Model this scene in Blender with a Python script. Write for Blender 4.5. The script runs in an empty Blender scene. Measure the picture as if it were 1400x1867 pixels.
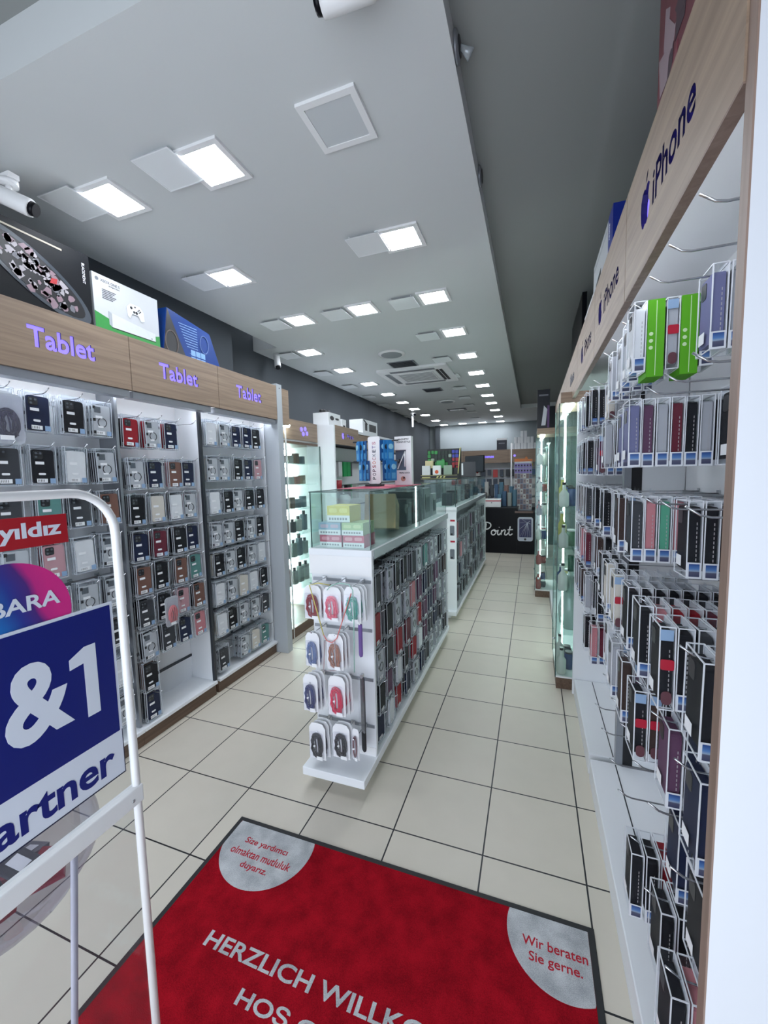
import bpy, bmesh, math, random
from mathutils import Vector, Matrix
PI = math.pi
S = bpy.context.scene
C = S.collection
random.seed(7)

# ------------------------------------------------------------------ camera
W, H, FPX = 1400, 1867, 747.06
YAW, PITCH, ROLL = 0.349128, 0.0914197, -0.0227492
CAM = Vector((0.58517, -1.64029, 1.62581))
_f = Vector((-math.sin(YAW)*math.cos(PITCH), math.cos(YAW)*math.cos(PITCH), -math.sin(PITCH)))
_r = Vector((math.cos(YAW), math.sin(YAW), 0))
_u = _r.cross(_f)
_r2 = math.cos(ROLL)*_r + math.sin(ROLL)*_u
_u2 = -math.sin(ROLL)*_r + math.cos(ROLL)*_u
cam = bpy.data.cameras.new('camera')
cam.sensor_fit = 'HORIZONTAL'; cam.sensor_width = 36; cam.lens = 36*FPX/W
cam.clip_start = 0.02; cam.clip_end = 100
camo = bpy.data.objects.new('camera', cam); C.objects.link(camo)
M = Matrix.Identity(4)
for i in range(3):
    M[i][0], M[i][1], M[i][2], M[i][3] = _r2[i], _u2[i], -_f[i], CAM[i]
camo.matrix_world = M
S.camera = camo

def at(px, py, ax, val):
    """the place seen at a photo pixel on a plane of the room (ax 0: x=val, 1: y=val, 2: z=val)"""
    d = _r2*((px-W/2)/FPX) + _u2*(-(py-H/2)/FPX) + _f
    return CAM + d*((val-CAM[ax])/d[ax])

# ------------------------------------------------------------------ world, exposure
wd = bpy.data.worlds.new('daylight'); S.world = wd; wd.use_nodes = True
bg = wd.node_tree.nodes['Background']
bg.inputs[0].default_value = (0.80, 0.88, 1.0, 1)
bg.inputs[1].default_value = 1.15
S.view_settings.view_transform = 'Standard'
S.view_settings.look = 'None'
S.view_settings.exposure = 1.72
S.view_settings.gamma = 1.0
S.view_settings.use_curve_mapping = False
PANEL_EMIT = 15.5
STRIP_EMIT = 14.0
BAY_FILL_EMIT = 3.2  # strength of the unseen strips added to brighten the hook walls
S.cycles.max_bounces = 8
S.cycles.diffuse_bounces = 4
S.cycles.glossy_bounces = 3
S.cycles.transmission_bounces = 6
S.cycles.transparent_max_bounces = 24
S.cycles.caustics_reflective = False
S.cycles.caustics_refractive = False
S.cycles.sample_clamp_indirect = 4

# ------------------------------------------------------------------ materials
def lin(c):
    c = c/255.0
    return c/12.92 if c <= 0.04045 else ((c+0.055)/1.055)**2.4
def rgb(r, g, b): return (lin(r), lin(g), lin(b), 1)
MATS = {}
def mat(name, col, rough=0.5, metal=0.0, noise=0.06, scale=30, spec=0.5):
    if name in MATS: return MATS[name]
    m = bpy.data.materials.new(name); m.use_nodes = True
    nt = m.node_tree; b = nt.nodes['Principled BSDF']
    c = rgb(*col)
    b.inputs['Roughness'].default_value = rough
    b.inputs['Metallic'].default_value = metal
    b.inputs['Specular IOR Level'].default_value = spec
    n = nt.nodes.new('ShaderNodeTexNoise'); n.inputs['Scale'].default_value = scale; n.inputs['Detail'].default_value = 2
    tc = nt.nodes.new('ShaderNodeTexCoord'); nt.links.new(tc.outputs['Object'], n.inputs['Vector'])
    r = nt.nodes.new('ShaderNodeValToRGB')
    r.color_ramp.elements[0].color = tuple(x*(1-noise) for x in c[:3])+(1,)
    r.color_ramp.elements[1].color = tuple(min(1, x*(1+noise)) for x in c[:3])+(1,)
    nt.links.new(n.outputs['Fac'], r.inputs['Fac']); nt.links.new(r.outputs['Color'], b.inputs['Base Color'])
    MATS[name] = m
    return m
def emit(name, col, strength):
    m = bpy.data.materials.new(name); m.use_nodes = True
    nt = m.node_tree; b = nt.nodes['Principled BSDF']
    b.inputs['Base Color'].default_value = rgb(*col)
    b.inputs['Emission Color'].default_value = rgb(*col)
    b.inputs['Emission Strength'].default_value = strength
    MATS[name] = m; return m
def clear(name, tint, opac, gloss=0.12, rough=0.08, haze=(200, 205, 210), sheen=0.28):
    """thin clear sheet: mostly see-through, a little haze, a fresnel sheen"""
    m = bpy.data.materials.new(name); m.use_nodes = True
    nt = m.node_tree; nt.nodes.remove(nt.nodes['Principled BSDF']); out = nt.nodes['Material Output']
    t = nt.nodes.new('ShaderNodeBsdfTransparent'); t.inputs[0].default_value = rgb(*tint)
    d = nt.nodes.new('ShaderNodeBsdfDiffuse'); d.inputs[0].default_value = rgb(*haze)
    g = nt.nodes.new('ShaderNodeBsdfGlossy'); g.inputs['Roughness'].default_value = rough
    g.inputs[0].default_value = (0.9, 0.95, 1, 1)
    a = nt.nodes.new('ShaderNodeMixShader'); a.inputs[0].default_value = opac
    nt.links.new(t.outputs[0], a.inputs[1]); nt.links.new(d.outputs[0], a.inputs[2])
    fr = nt.nodes.new('ShaderNodeLayerWeight'); fr.inputs[0].default_value = 0.25
    mu = nt.nodes.new('ShaderNodeMath'); mu.operation = 'MULTIPLY_ADD'; mu.inputs[1].default_value = sheen; mu.inputs[2].default_value = gloss*0.2
    nt.links.new(fr.outputs['Fresnel'], mu.inputs[0])
    x = nt.nodes.new('ShaderNodeMixShader')
    nt.links.new(mu.outputs[0], x.inputs[0]); nt.links.new(a.outputs[0], x.inputs[1]); nt.links.new(g.outputs[0], x.inputs[2])
    nt.links.new(x.outputs[0], out.inputs[0])
    MATS[name] = m; return m
def wood(name, c1, c2, axis=1, rough=0.45):
    m = bpy.data.materials.new(name); m.use_nodes = True
    nt = m.node_tree; b = nt.nodes['Principled BSDF']; b.inputs['Roughness'].default_value = rough
    tc = nt.nodes.new('ShaderNodeTexCoord'); mp = nt.nodes.new('ShaderNodeMapping')
    sc = [38, 38, 38]; sc[axis] = 1.6; mp.inputs['Scale'].default_value = sc
    nt.links.new(tc.outputs['Object'], mp.inputs['Vector'])
    n = nt.nodes.new('ShaderNodeTexNoise'); n.inputs['Scale'].default_value = 1.4; n.inputs['Detail'].default_value = 6
    n.inputs['Distortion'].default_value = 0.6
    nt.links.new(mp.outputs[0], n.inputs['Vector'])
    r = nt.nodes.new('ShaderNodeValToRGB'); r.color_ramp.elements[0].position = 0.3; r.color_ramp.elements[1].position = 0.7
    r.color_ramp.elements[0].color = rgb(*c1); r.color_ramp.elements[1].color = rgb(*c2)
    nt.links.new(n.outputs['Fac'], r.inputs['Fac']); nt.links.new(r.outputs['Color'], b.inputs['Base Color'])
    MATS[name] = m; return m

def floor_material():
    m = bpy.data.materials.new('floor_tiles'); m.use_nodes = True
    nt = m.node_tree; b = nt.nodes['Principled BSDF']
    tc = nt.nodes.new('ShaderNodeTexCoord')
    br = nt.nodes.new('ShaderNodeTexBrick'); br.offset = 0; br.squash = 1
    br.inputs['Scale'].default_value = 1; br.inputs['Brick Width'].default_value = 0.4; br.inputs['Row Height'].default_value = 0.4
    br.inputs['Mortar Size'].default_value = 0.0034; br.inputs['Mortar Smooth'].default_value = 0.1; br.inputs['Bias'].default_value = 0
    br.inputs['Color1'].default_value = rgb(212, 205, 190); br.inputs['Color2'].default_value = rgb(205, 198, 184)
    br.inputs['Mortar'].default_value = rgb(26, 27, 32)
    nt.links.new(tc.outputs['Object'], br.inputs['Vector'])
    n = nt.nodes.new('ShaderNodeTexNoise'); n.inputs['Scale'].default_value = 9; n.inputs['Detail'].default_value = 5
    nt.links.new(tc.outputs['Object'], n.inputs['Vector'])
    mx = nt.nodes.new('ShaderNodeMix'); mx.data_type = 'RGBA'; mx.blend_type = 'MULTIPLY'; mx.inputs[0].default_value = 0.25
    r = nt.nodes.new('ShaderNodeValToRGB'); r.color_ramp.elements[0].color = (0.7, 0.7, 0.7, 1)
    nt.links.new(n.outputs['Fac'], r.inputs['Fac'])
    nt.links.new(br.outputs['Color'], mx.inputs[6]); nt.links.new(r.outputs['Color'], mx.inputs[7])
    nt.links.new(mx.outputs[2], b.inputs['Base Color'])
    b.inputs['Roughness'].default_value = 0.38
    b.inputs['Specular IOR Level'].default_value = 0.35
    return m
def carpet(name, c1, c2):
    m = bpy.data.materials.new(name); m.use_nodes = True
    nt = m.node_tree; b = nt.nodes['Principled BSDF']; b.inputs['Roughness'].default_value = 0.95
    b.inputs['Specular IOR Level'].default_value = 0.1
    tc = nt.nodes.new('ShaderNodeTexCoord')
    n = nt.nodes.new('ShaderNodeTexNoise'); n.inputs['Scale'].default_value = 420; n.inputs['Detail'].default_value = 2
    n2 = nt.nodes.new('ShaderNodeTexNoise'); n2.inputs['Scale'].default_value = 14; n2.inputs['Detail'].default_value = 4
    nt.links.new(tc.outputs['Object'], n.inputs['Vector']); nt.links.new(tc.outputs['Object'], n2.inputs['Vector'])
    ad = nt.nodes.new('ShaderNodeMath'); ad.operation = 'ADD'
    nt.links.new(n.outputs['Fac'], ad.inputs[0]); nt.links.new(n2.outputs['Fac'], ad.inputs[1])
    r = nt.nodes.new('ShaderNodeValToRGB'); r.color_ramp.elements[0].position = 0.36; r.color_ramp.elements[1].position = 0.64
    mu = nt.nodes.new('ShaderNodeMath'); mu.operation = 'MULTIPLY'; mu.inputs[1].default_value = 0.5
    nt.links.new(ad.outputs[0], mu.inputs[0]); nt.links.new(mu.outputs[0], r.inputs['Fac'])
    r.color_ramp.elements[0].color = rgb(*c1); r.color_ramp.elements[1].color = rgb(*c2)
    nt.links.new(r.outputs['Color'], b.inputs['Base Color'])
    bp = nt.nodes.new('ShaderNodeBump'); bp.inputs['Strength'].default_value = 0.5; bp.inputs['Distance'].default_value = 0.004
    nt.links.new(n.outputs['Fac'], bp.inputs['Height']); nt.links.new(bp.outputs[0], b.inputs['Normal'])
    MATS[name] = m; return m

panelw = mat("panel_white", (205, 207, 212), 0.45, noise=0.015, scale=4)
white = mat('white_laminate', (232, 235, 238), 0.4, noise=0.015, scale=4)
whitemat = mat('white_plastic', (235, 235, 235), 0.35, noise=0.01)
postw = mat('post_grey_white', (172, 178, 183), 0.5, noise=0.015, scale=4)
cartonw = mat('white_carton_board', (200, 203, 207), 0.5, noise=0.02)
paper = mat('white_paper', (236, 238, 240), 0.6, noise=0.02)
ceilp = mat('ceiling_paint', (205, 208, 208), 0.9, noise=0.01, scale=3)
wallp = mat('grey_wall_paint', (66, 71, 76), 0.9, noise=0.03, scale=3)
walldark = mat('dark_grey_wall_paint', (92, 99, 105), 0.9, noise=0.03, scale=3)
ceildark = mat('grey_ceiling_paint', (142, 145, 143), 0.9, noise=0.02, scale=3)
walllight = mat('pale_wall_paint', (142, 149, 151), 0.9, noise=0.02, scale=3)
metal = mat('chrome_wire', (190, 193, 196), 0.22, 0.9, noise=0.02)
darkmetal = mat('dark_rail', (60, 64, 70), 0.35, 0.5, noise=0.04)
greymetal = mat('grey_aluminium', (150, 154, 160), 0.35, 0.6, noise=0.03)
black = mat('black_plastic', (16, 17, 22), 0.4, noise=0.1)
blackgloss = mat('black_gloss', (6, 7, 14), 0.35, noise=0.1, spec=0.2)
oakY = wood('oak_board_along', (132, 112, 95), (160, 138, 117), 1)
oakX = wood('oak_board_across', (132, 112, 95), (160, 138, 117), 0)
browndk = wood('brown_plinth_board', (86, 66, 52), (112, 90, 74), 1)
edgeb = wood('brown_edge_band', (118, 96, 84), (140, 118, 106), 2)
plastic = clear('clear_blister', (252, 253, 254), 0.012, 0.06, 0.12, (225, 230, 236), 0.05)
rimplastic = clear('clear_blister_edge', (240, 242, 245), 0.48, 0.2, 0.2, (225, 230, 236))
bag = clear('clear_bag', (252, 252, 254), 0.04, 0.15, 0.15, (235, 236, 240), 0.15)
glass = clear('clear_glass', (244, 250, 248), 0.015, 0.1, 0.02, (200, 215, 212), 0.22)
glassedge = mat('green_glass_edge', (58, 82, 80), 0.2, noise=0.02)
ghost_frost = clear('lamp_ghost_frost', (244, 247, 248), 0.8, 0.05, 0.3, (246, 249, 250), 0.05)  # sheet of the plates that imitate the lamps' ghost images
panelE = emit('light_diffuser', (240, 246, 255), PANEL_EMIT)
stripE = emit('led_strip_light', (232, 248, 245), STRIP_EMIT)
purple = emit('purple_backlight', (112, 98, 255), 0.62)
bayE = emit('added_bay_light', (236, 243, 255), BAY_FILL_EMIT)
bayL = emit('added_left_bay_light', (236, 243, 255), BAY_FILL_EMIT*2)
navy = mat('navy_cut_edge', (13, 12, 46), 0.4, noise=0.05)

# ------------------------------------------------------------------ mesh helper
class MB:
    def __init__(s): s.v, s.f, s.m, s.sm = [], [], [], []
    def face(s, pts, m=0, smooth=False):
        b = len(s.v); s.v += [tuple(p) for p in pts]; s.f.append(tuple(range(b, b+len(pts)))); s.m.append(m); s.sm.append(smooth)
    def box(s, x0, x1, y0, y1, z0, z1, m=0):
        b = len(s.v)
        s.v += [(x0,y0,z0),(x1,y0,z0),(x1,y1,z0),(x0,y1,z0),(x0,y0,z1),(x1,y0,z1),(x1,y1,z1),(x0,y1,z1)]
        for q in ((0,3,2,1),(4,5,6,7),(0,1,5,4),(1,2,6,5),(2,3,7,6),(3,0,4,7)):
            s.f.append(tuple(b+i for i in q)); s.m.append(m); s.sm.append(False)
        return s
    def prism(s, poly, o, u, v, n, t, m=0, mside=None, smooth=False):
        """polygon (2-D points) in plane (u, v) at o, pulled along n by t"""
        o, u, v, n = Vector(o), Vector(u), Vector(v), Vector(n)
        a = [o+u*p[0]+v*p[1] for p in poly]; c = [p+n*t for p in a]
        flip = (u.cross(v)).dot(n)*t < 0
        b = len(s.v); k = len(a); s.v += [tuple(p) for p in a+c]
        bot = tuple(b+i for i in range(k)); top = tuple(b+k+i for i in range(k))
        s.f.append(bot if flip else bot[::-1]); s.m.append(m); s.sm.append(False)
        s.f.append(top[::-1] if flip else top); s.m.append(m); s.sm.append(False)
        for i in range(k):
            j = (i+1) % k
            q = (b+i, b+j, b+k+j, b+k+i)
            s.f.append(q[::-1] if flip else q); s.m.append(m if mside is None else mside); s.sm.append(smooth)
        return s
    def tube(s, path, r, n=8, m=0, closed=False, caps=True):
        P = [Vector(p) for p in path]; k = len(P); b = len(s.v)
        prev = None
        for i, p in enumerate(P):
            if closed: t = P[(i+1) % k]-P[i-1]
            else: t = P[min(i+1, k-1)]-P[max(i-1, 0)]
            t.normalize()
            if prev is None:
                up = Vector((0,0,1)) if abs(t.z) < 0.9 else Vector((1,0,0))
                a = t.cross(up).normalized()
            else:
                a = (prev - t*prev.dot(t)).normalized()
            prev = a; c = t.cross(a)
            rr = r[i] if isinstance(r, (list, tuple)) else r
            for j in range(n):
                w = 2*PI*j/n
                s.v.append(tuple(p+(a*math.cos(w)+c*math.sin(w))*rr))
        for i in range(k if closed else k-1):
            i2 = (i+1) % k
            for j in range(n):
                j2 = (j+1) % n
                s.f.append((b+i*n+j, b+i*n+j2, b+i2*n+j2, b+i2*n+j)); s.m.append(m); s.sm.append(True)
        if caps and not closed:
            s.f.append(tuple(b+j for j in range(n))[::-1]); s.m.append(m); s.sm.append(False)
            s.f.append(tuple(b+(k-1)*n+j for j in range(n))); s.m.append(m); s.sm.append(False)
        return s
    def lathe(s, prof, o=(0,0,0), n=20, m=0, ax=2):
        """profile of (radius, height) turned about an axis through o"""
        b = len(s.v); o = Vector(o)
        for (r, h) in prof:
            for j in range(n):
                w = 2*PI*j/n; a, c = r*math.cos(w), r*math.sin(w)
                p = (a, c, h) if ax == 2 else ((h, a, c) if ax == 0 else (c, h, a))
                s.v.append(tuple(o+Vector(p)))
        for i in range(len(prof)-1):
            for j in range(n):
                j2 = (j+1) % n
                s.f.append((b+i*n+j, b+i*n+j2, b+(i+1)*n+j2, b+(i+1)*n+j)); s.m.append(m); s.sm.append(True)
        s.f.append(tuple(b+j for j in range(n))[::-1]); s.m.append(m); s.sm.append(False)
        s.f.append(tuple(b+(len(prof)-1)*n+j for j in range(n))); s.m.append(m); s.sm.append(False)
        return s
    def mesh(s, name, mats):
        me = bpy.data.meshes.new(name); me.from_pydata(s.v, [], s.f)
        for q in (mats if isinstance(mats, (list, tuple)) else [mats]): me.materials.append(q)
        me.polygons.foreach_set('material_index', s.m); me.polygons.foreach_set('use_smooth', s.sm); me.update()
        return me
def rrect(w, h, r, k=4):
    """rounded rectangle centred on the origin"""
    out = []
    for cx, cy, a in ((w/2-r, h/2-r, 0), (-w/2+r, h/2-r, 90), (-w/2+r, -h/2+r, 180), (w/2-r, -h/2+r, 270)):
        for i in range(k+1):
            t = math.radians(a+90*i/k); out.append((cx+r*math.cos(t), cy+r*math.sin(t)))
    return out
def circ(r, k=24): return [(r*math.cos(2*PI*i/k), r*math.sin(2*PI*i/k)) for i in range(k)]
XU, YU, ZU = (1,0,0), (0,1,0), (0,0,1)

def link(name, me, parent=None, loc=None, rot=None, label=None, cat=None, group=None, kind=None, bevel=0):
    o = bpy.data.objects.new(name, me); C.objects.link(o)
    if parent: o.parent = parent
    if loc: o.location = loc
    if rot: o.rotation_euler = rot
    if label: o['label'] = label
    if cat: o['category'] = cat
    if group: o['group'] = group
    if kind: o['kind'] = kind
    if bevel:
        b = o.modifiers.new('edge', 'BEVEL'); b.width = bevel; b.segments = 2; b.limit_method = 'ANGLE'
    return o
def thing(name, label, cat, loc=(0,0,0), rot=(0,0,0), group=None):
    return link(name, None, None, loc, rot, label, cat, group)
def part(name, mb, mats, parent, loc=None, rot=None, label=None, bevel=0):
    return link(name, mb.mesh(name, mats) if isinstance(mb, MB) else mb, parent, loc, rot, label, bevel=bevel)
def struct(name, mb, mats, parent=None):
    return link(name, mb.mesh(name, mats), parent, kind='structure')
def B(*a): return MB().box(*a)

# ------------------------------------------------------------------ lettering
def text_mesh(s, depth=0.002, bold=0.0, shear=0.0, align='CENTER', space=1.0, line=1.0):
    """flat letters in the local x-y plane with a little thickness"""
    cu = bpy.data.curves.new('letters', 'FONT'); cu.body = s; cu.size = 1; cu.extrude = 0.5; cu.offset = bold
    cu.shear = shear; cu.align_x = align; cu.space_character = space; cu.space_line = line; cu.resolution_u = 4
    o = bpy.data.objects.new('letters', cu); C.objects.link(o)
    dg = bpy.context.evaluated_depsgraph_get()
    me = bpy.data.meshes.new_from_object(o.evaluated_get(dg))
    bpy.data.objects.remove(o); bpy.data.curves.remove(cu)
    bm = bmesh.new(); bm.from_mesh(me); bmesh.ops.remove_doubles(bm, verts=bm.verts, dist=1e-5)
    bmesh.ops.recalc_face_normals(bm, faces=bm.faces); bm.to_mesh(me); bm.free()
    me.transform(Matrix.Diagonal((1, 1, depth, 1)))
    return me
def fit(me, x0, x1, y0, y1):
    """stretch letters to fill a rectangle of their own plane"""
    xs = [v.co.x for v in me.vertices]; ys = [v.co.y for v in me.vertices]
    a, b, c, d = min(xs), max(xs), min(ys), max(ys)
    sx, sy = (x1-x0)/(b-a), (y1-y0)/(d-c)
    me.transform(Matrix.Translation((x0-a*sx, y0-c*sy, 0)) @ Matrix.Diagonal((sx, sy, 1, 1)))
    return me
def basis(u, v, o):
    u, v = Vector(u), Vector(v); n = u.cross(v)
    return Matrix(((u[0], v[0], n[0], o[0]), (u[1], v[1], n[1], o[1]), (u[2], v[2], n[2], o[2]), (0,0,0,1)))
def letters(s, m, x0, x1, y0, y1, u, v, o, depth=0.002, **k):
    me = fit(text_mesh(s, depth, **k), x0, x1, y0, y1)
    me.transform(basis(u, v, o)); me.materials.clear(); me.materials.append(m); me.name = 'lettering'
    return me
def join(meshes, mats=None):
    bm = bmesh.new(); ms = []
    for me in meshes:
        k = len(bm.faces); bm.from_mesh(me); bm.faces.ensure_lookup_table()
        off = len(ms); ms += list(me.materials)
        for f in bm.faces[k:]: f.material_index += off
    out = bpy.data.meshes.new('joined'); bm.to_mesh(out); bm.free()
    for q in ms: out.materials.append(q)
    return out
def text_loops(s, bold=0.0):
    """outlines of letters as point loops, thickened a little"""
    from mathutils.geometry import interpolate_bezier
    cu = bpy.data.curves.new('letters', 'FONT'); cu.body = s; cu.size = 1
    o = bpy.data.objects.new('letters', cu); C.objects.link(o)
    c = o.evaluated_get(bpy.context.evaluated_depsgraph_get()).to_curve(bpy.context.evaluated_depsgraph_get())
    loops = []
    for sp in c.splines:
        bp = sp.bezier_points; pts = []
        for i in range(len(bp)):
            a, b = bp[i], bp[(i+1) % len(bp)]
            straight = (a.handle_right-a.co).length < 1e-5 and (b.handle_left-b.co).length < 1e-5
            seg = [a.co, b.co] if straight else interpolate_bezier(a.co, a.handle_right, b.handle_left, b.co, 6)
            pts += [Vector((p[0], p[1])) for p in seg[:-1]]
        clean = []
        for p in pts:
            if not clean or (p-clean[-1]).length > 2e-3: clean.append(p)
        if (clean[0]-clean[-1]).length < 2e-3: clean.pop()
        loops.append(clean)
    bpy.data.objects.remove(o); bpy.data.curves.remove(cu)
    def inside(p, L):
        r = False; j = len(L)-1
        for i in range(len(L)):
            a, b = L[i], L[j]
            if (a.y > p.y) != (b.y > p.y) and p.x < (b.x-a.x)*(p.y-a.y)/(b.y-a.y)+a.x: r = not r
            j = i
        return r
    out = []
    for i, L in enumerate(loops):
        area = sum(L[k-1].x*L[k].y-L[k].x*L[k-1].y for k in range(len(L)))
        hole = sum(inside(L[0], M) for k, M in enumerate(loops) if k != i) % 2
        sg = (1 if area > 0 else -1)*(-1 if hole else 1)*bold
        R = []
        for k in range(len(L)):
            d1 = (L[k]-L[k-1]).normalized(); d2 = (L[(k+1) % len(L)]-L[k]).normalized()
            n1, n2 = Vector((d1.y, -d1.x)), Vector((d2.y, -d2.x)); n = n1+n2
            n = n/max(.5, n.length_squared/2) if n.length > 1e-4 else n1
            R.append(L[k]+n*sg)
        out.append(R)
    return out
def fit_loops(loops, x0, x1, y0, y1):
    xs = [p.x for L in loops for p in L]; ys = [p.y for L in loops for p in L]
    a, b, c, d = min(xs), max(xs), min(ys), max(ys)
    return [[Vector((x0+(p.x-a)*(x1-x0)/(b-a), y0+(p.y-c)*(y1-y0)/(d-c))) for p in L] for L in loops]
def cut_sheet(w0, w1, h0, h1, loops, depth, u, v, o, board_m, cut_m):
    """a thin board front with letter shaped openings; u, v span its face, it is depth thick behind"""
    from mathutils.geometry import delaunay_2d_cdt
    rect = [Vector((w0, h0)), Vector((w1, h0)), Vector((w1, h1)), Vector((w0, h1))]
    allv, edges = [], []
    for L in [rect]+loops:
        b = len(allv); allv += L; edges += [(b+i, b+(i+1) % len(L)) for i in range(len(L))]
    V, E, F, *_r = delaunay_2d_cdt(allv, edges, [], 0, 1e-7)
    def odd(p):
        r = False
        for L in loops:
            j = len(L)-1
            for i in range(len(L)):
                a, b = L[i], L[j]
                if (a.y > p.y) != (b.y > p.y) and p.x < (b.x-a.x)*(p.y-a.y)/(b.y-a.y)+a.x: r = not r
                j = i
        return r
    m = MB(); u, v, o = Vector(u), Vector(v), Vector(o); n = u.cross(v)
    P = lambda p, d=0: tuple(o+u*p[0]+v*p[1]-n*d)
    m.v += [P(p) for p in V]
    for f in F:
        c = (V[f[0]]+V[f[1]]+V[f[2]])/3
        if not (w0 <= c.x <= w1 and h0 <= c.y <= h1) or odd(c): continue
        a = (V[f[1]]-V[f[0]]).cross(V[f[2]]-V[f[0]])
        m.f.append(tuple(f) if a > 0 else tuple(f)[::-1]); m.m.append(0); m.sm.append(False)
    for k, L in enumerate([rect]+loops):
        for i in range(len(L)):
            j = (i+1) % len(L)
            m.face([P(L[i]), P(L[j]), P(L[j], depth), P(L[i], depth)], 0 if k == 0 else 1)
    return m.mesh('board', [board_m, cut_m])
def apple_poly(s):
    pts = [(0, .30), (-.10, .36), (-.25, .34), (-.36, .22), (-.38, .02), (-.33, -.2), (-.22, -.38), (-.1, -.42), (0, -.38), (.1, -.42),
           (.22, -.38), (.32, -.22), (.35, -.12), (.26, -.02), (.23, .1), (.28, .22), (.33, .26), (.22, .35), (.1, .36)]
    return [(a*s, b*s) for a, b in pts]
def leaf_poly(s): return [(a*s, b*s) for a, b in ((0, .42), (.03, .52), (.1, .6), (.17, .62), (.16, .52), (.09, .44))]
# ================================================================== ROOM
XL, XL2, XR, YB, ZC = -2.0, -2.3, 1.36, 10.45, 3.0
YF = -2.6
fl = MB(); fl.face([(-2.7, YF, 0), (1.7, YF, 0), (1.7, YB+.1, 0), (-2.7, YB+.1, 0)])
struct('floor', fl, floor_material())
# dropped white ceiling, wider from y = 2.23 on, and the grey ceilings above it
struct('ceiling', B(-1.999, .325, -.636, YB, ZC, 3.16).box(XL2, -1.999, 2.23, YB, ZC, 3.16).box(.325, 1.5, 8.0, YB, ZC, 3.16), ceilp)
struct('ceiling_upper', B(-2.7, 1.7, YF, -.636, 3.16, 3.2).box(.325, 1.7, -.636, 8.0, 3.085, 3.2).box(-2.5, -1.999, -.636, 2.23, 3.2, 3.25), ceildark)
struct('wall_left', B(-2.5, XL, YF, 1.52, 0, 3.2).box(-2.5, XL2, 1.52, YB, 0, 3.2), wallp)
struct('wall_right', B(XR, 1.6, YF, YB, 0, 3.1), wallp)
struct('wall_back', B(XL2, XR, YB, YB+.15, 0, ZC), walllight)
struct('wall_sky_blocker', B(-2.5, 1.7, YF-.1, YF, 2.45, 3.2), walllight)  # unseen lintel, added to keep sky light off the ceiling edge
struct('trim_1', B(-2.12, -2.0, YB-.12, YB, 0, ZC), wallp)
struct('trim_2', B(.9, XR, 8.0, 8.12, 0, ZC), wallp)

# ------------------------------------------------------------------ ceiling lights
frameM = MB()
for a in ((-.12,.12,-.12,-.095), (-.12,.12,.095,.12), (-.12,-.095,-.095,.095), (.095,.12,-.095,.095)):
    frameM.box(a[0], a[1], a[2], a[3], -.012, 0)
frame_me = frameM.mesh('frame', whitemat)
diff_me = MB().prism(rrect(.19, .19, .012), (0,0,-.009), XU, YU, ZU, .006).mesh('diffuser', panelE)
dim_me = MB().prism(rrect(.19, .19, .012), (0,0,-.009), XU, YU, ZU, .006).mesh('diffuser', mat('unlit_diffuser', (200, 204, 206), .5, noise=.01))
rowsY = [-.07, .78, 1.64, 2.5, 3.37, 4.26, 5.15, 6.04, 6.92, 7.9, 9.05, 10.08]
lights = []
for i, y in enumerate(rowsY):
    if i == 0: xs = [-1.36, -.75, -.14]
    elif i == 1: xs = [-1.37, -.147]
    elif i == 2: xs = [-1.36, -.755, -.153]
    elif i == 11: xs = [-1.81, -1.28, -.735, -.26]
    else: xs = [-1.755 - .012*max(0, i-5), -.15 - .014*max(0, i-4)]
    for x in xs: lights.append((i, x, y))
plate_px = {}
ordn = ['first', 'second', 'third', 'fourth', 'fifth', 'sixth', 'seventh', 'eighth', 'ninth', 'tenth', 'eleventh', 'twelfth']
for (i, x, y) in lights:
    side = {-1.36: 'left', -1.37: 'left', -.75: 'middle', -.755: 'middle'}.get(x)
    if side is None: side = 'left' if x < -1.5 else 'right'
    if i == 11: lab = 'small lit square ceiling panel by the back wall, %s of four across' % {0: 'first', 1: 'second', 2: 'third', 3: 'last'}[[-1.81, -1.28, -.735, -.26].index(x)]
    elif i == 0 and side == 'right': lab = 'unlit square ceiling panel with a flat grey centre'
    else: lab = 'lit square ceiling panel, %s row from the entrance, %s column' % (ordn[i], side)
    t = thing('ceiling_light', lab, 'ceiling light', (x, y, ZC), group='square ceiling lights')
    link('frame', frame_me, t)
    lit = not (i == 0 and side == 'right')
    link('diffuser', diff_me if lit else dim_me, t)
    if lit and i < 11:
        # added square plate standing in for the camera's ghost image of the lamp
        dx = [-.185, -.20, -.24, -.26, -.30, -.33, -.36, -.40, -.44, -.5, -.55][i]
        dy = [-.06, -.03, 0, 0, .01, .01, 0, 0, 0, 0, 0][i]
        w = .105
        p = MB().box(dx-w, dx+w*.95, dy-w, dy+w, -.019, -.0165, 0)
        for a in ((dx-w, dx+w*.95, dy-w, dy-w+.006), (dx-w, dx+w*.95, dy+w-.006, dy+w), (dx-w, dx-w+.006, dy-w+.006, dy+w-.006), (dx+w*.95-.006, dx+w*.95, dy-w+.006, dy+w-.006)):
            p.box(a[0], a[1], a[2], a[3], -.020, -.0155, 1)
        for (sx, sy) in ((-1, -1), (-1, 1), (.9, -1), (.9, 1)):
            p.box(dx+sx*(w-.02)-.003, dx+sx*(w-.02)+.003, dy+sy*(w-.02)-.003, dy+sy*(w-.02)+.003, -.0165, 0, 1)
        part('lamp_ghost_plate', p, [ghost_frost, paper], t, label='frosted square standing in for the ghost image of the lamp')

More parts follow.
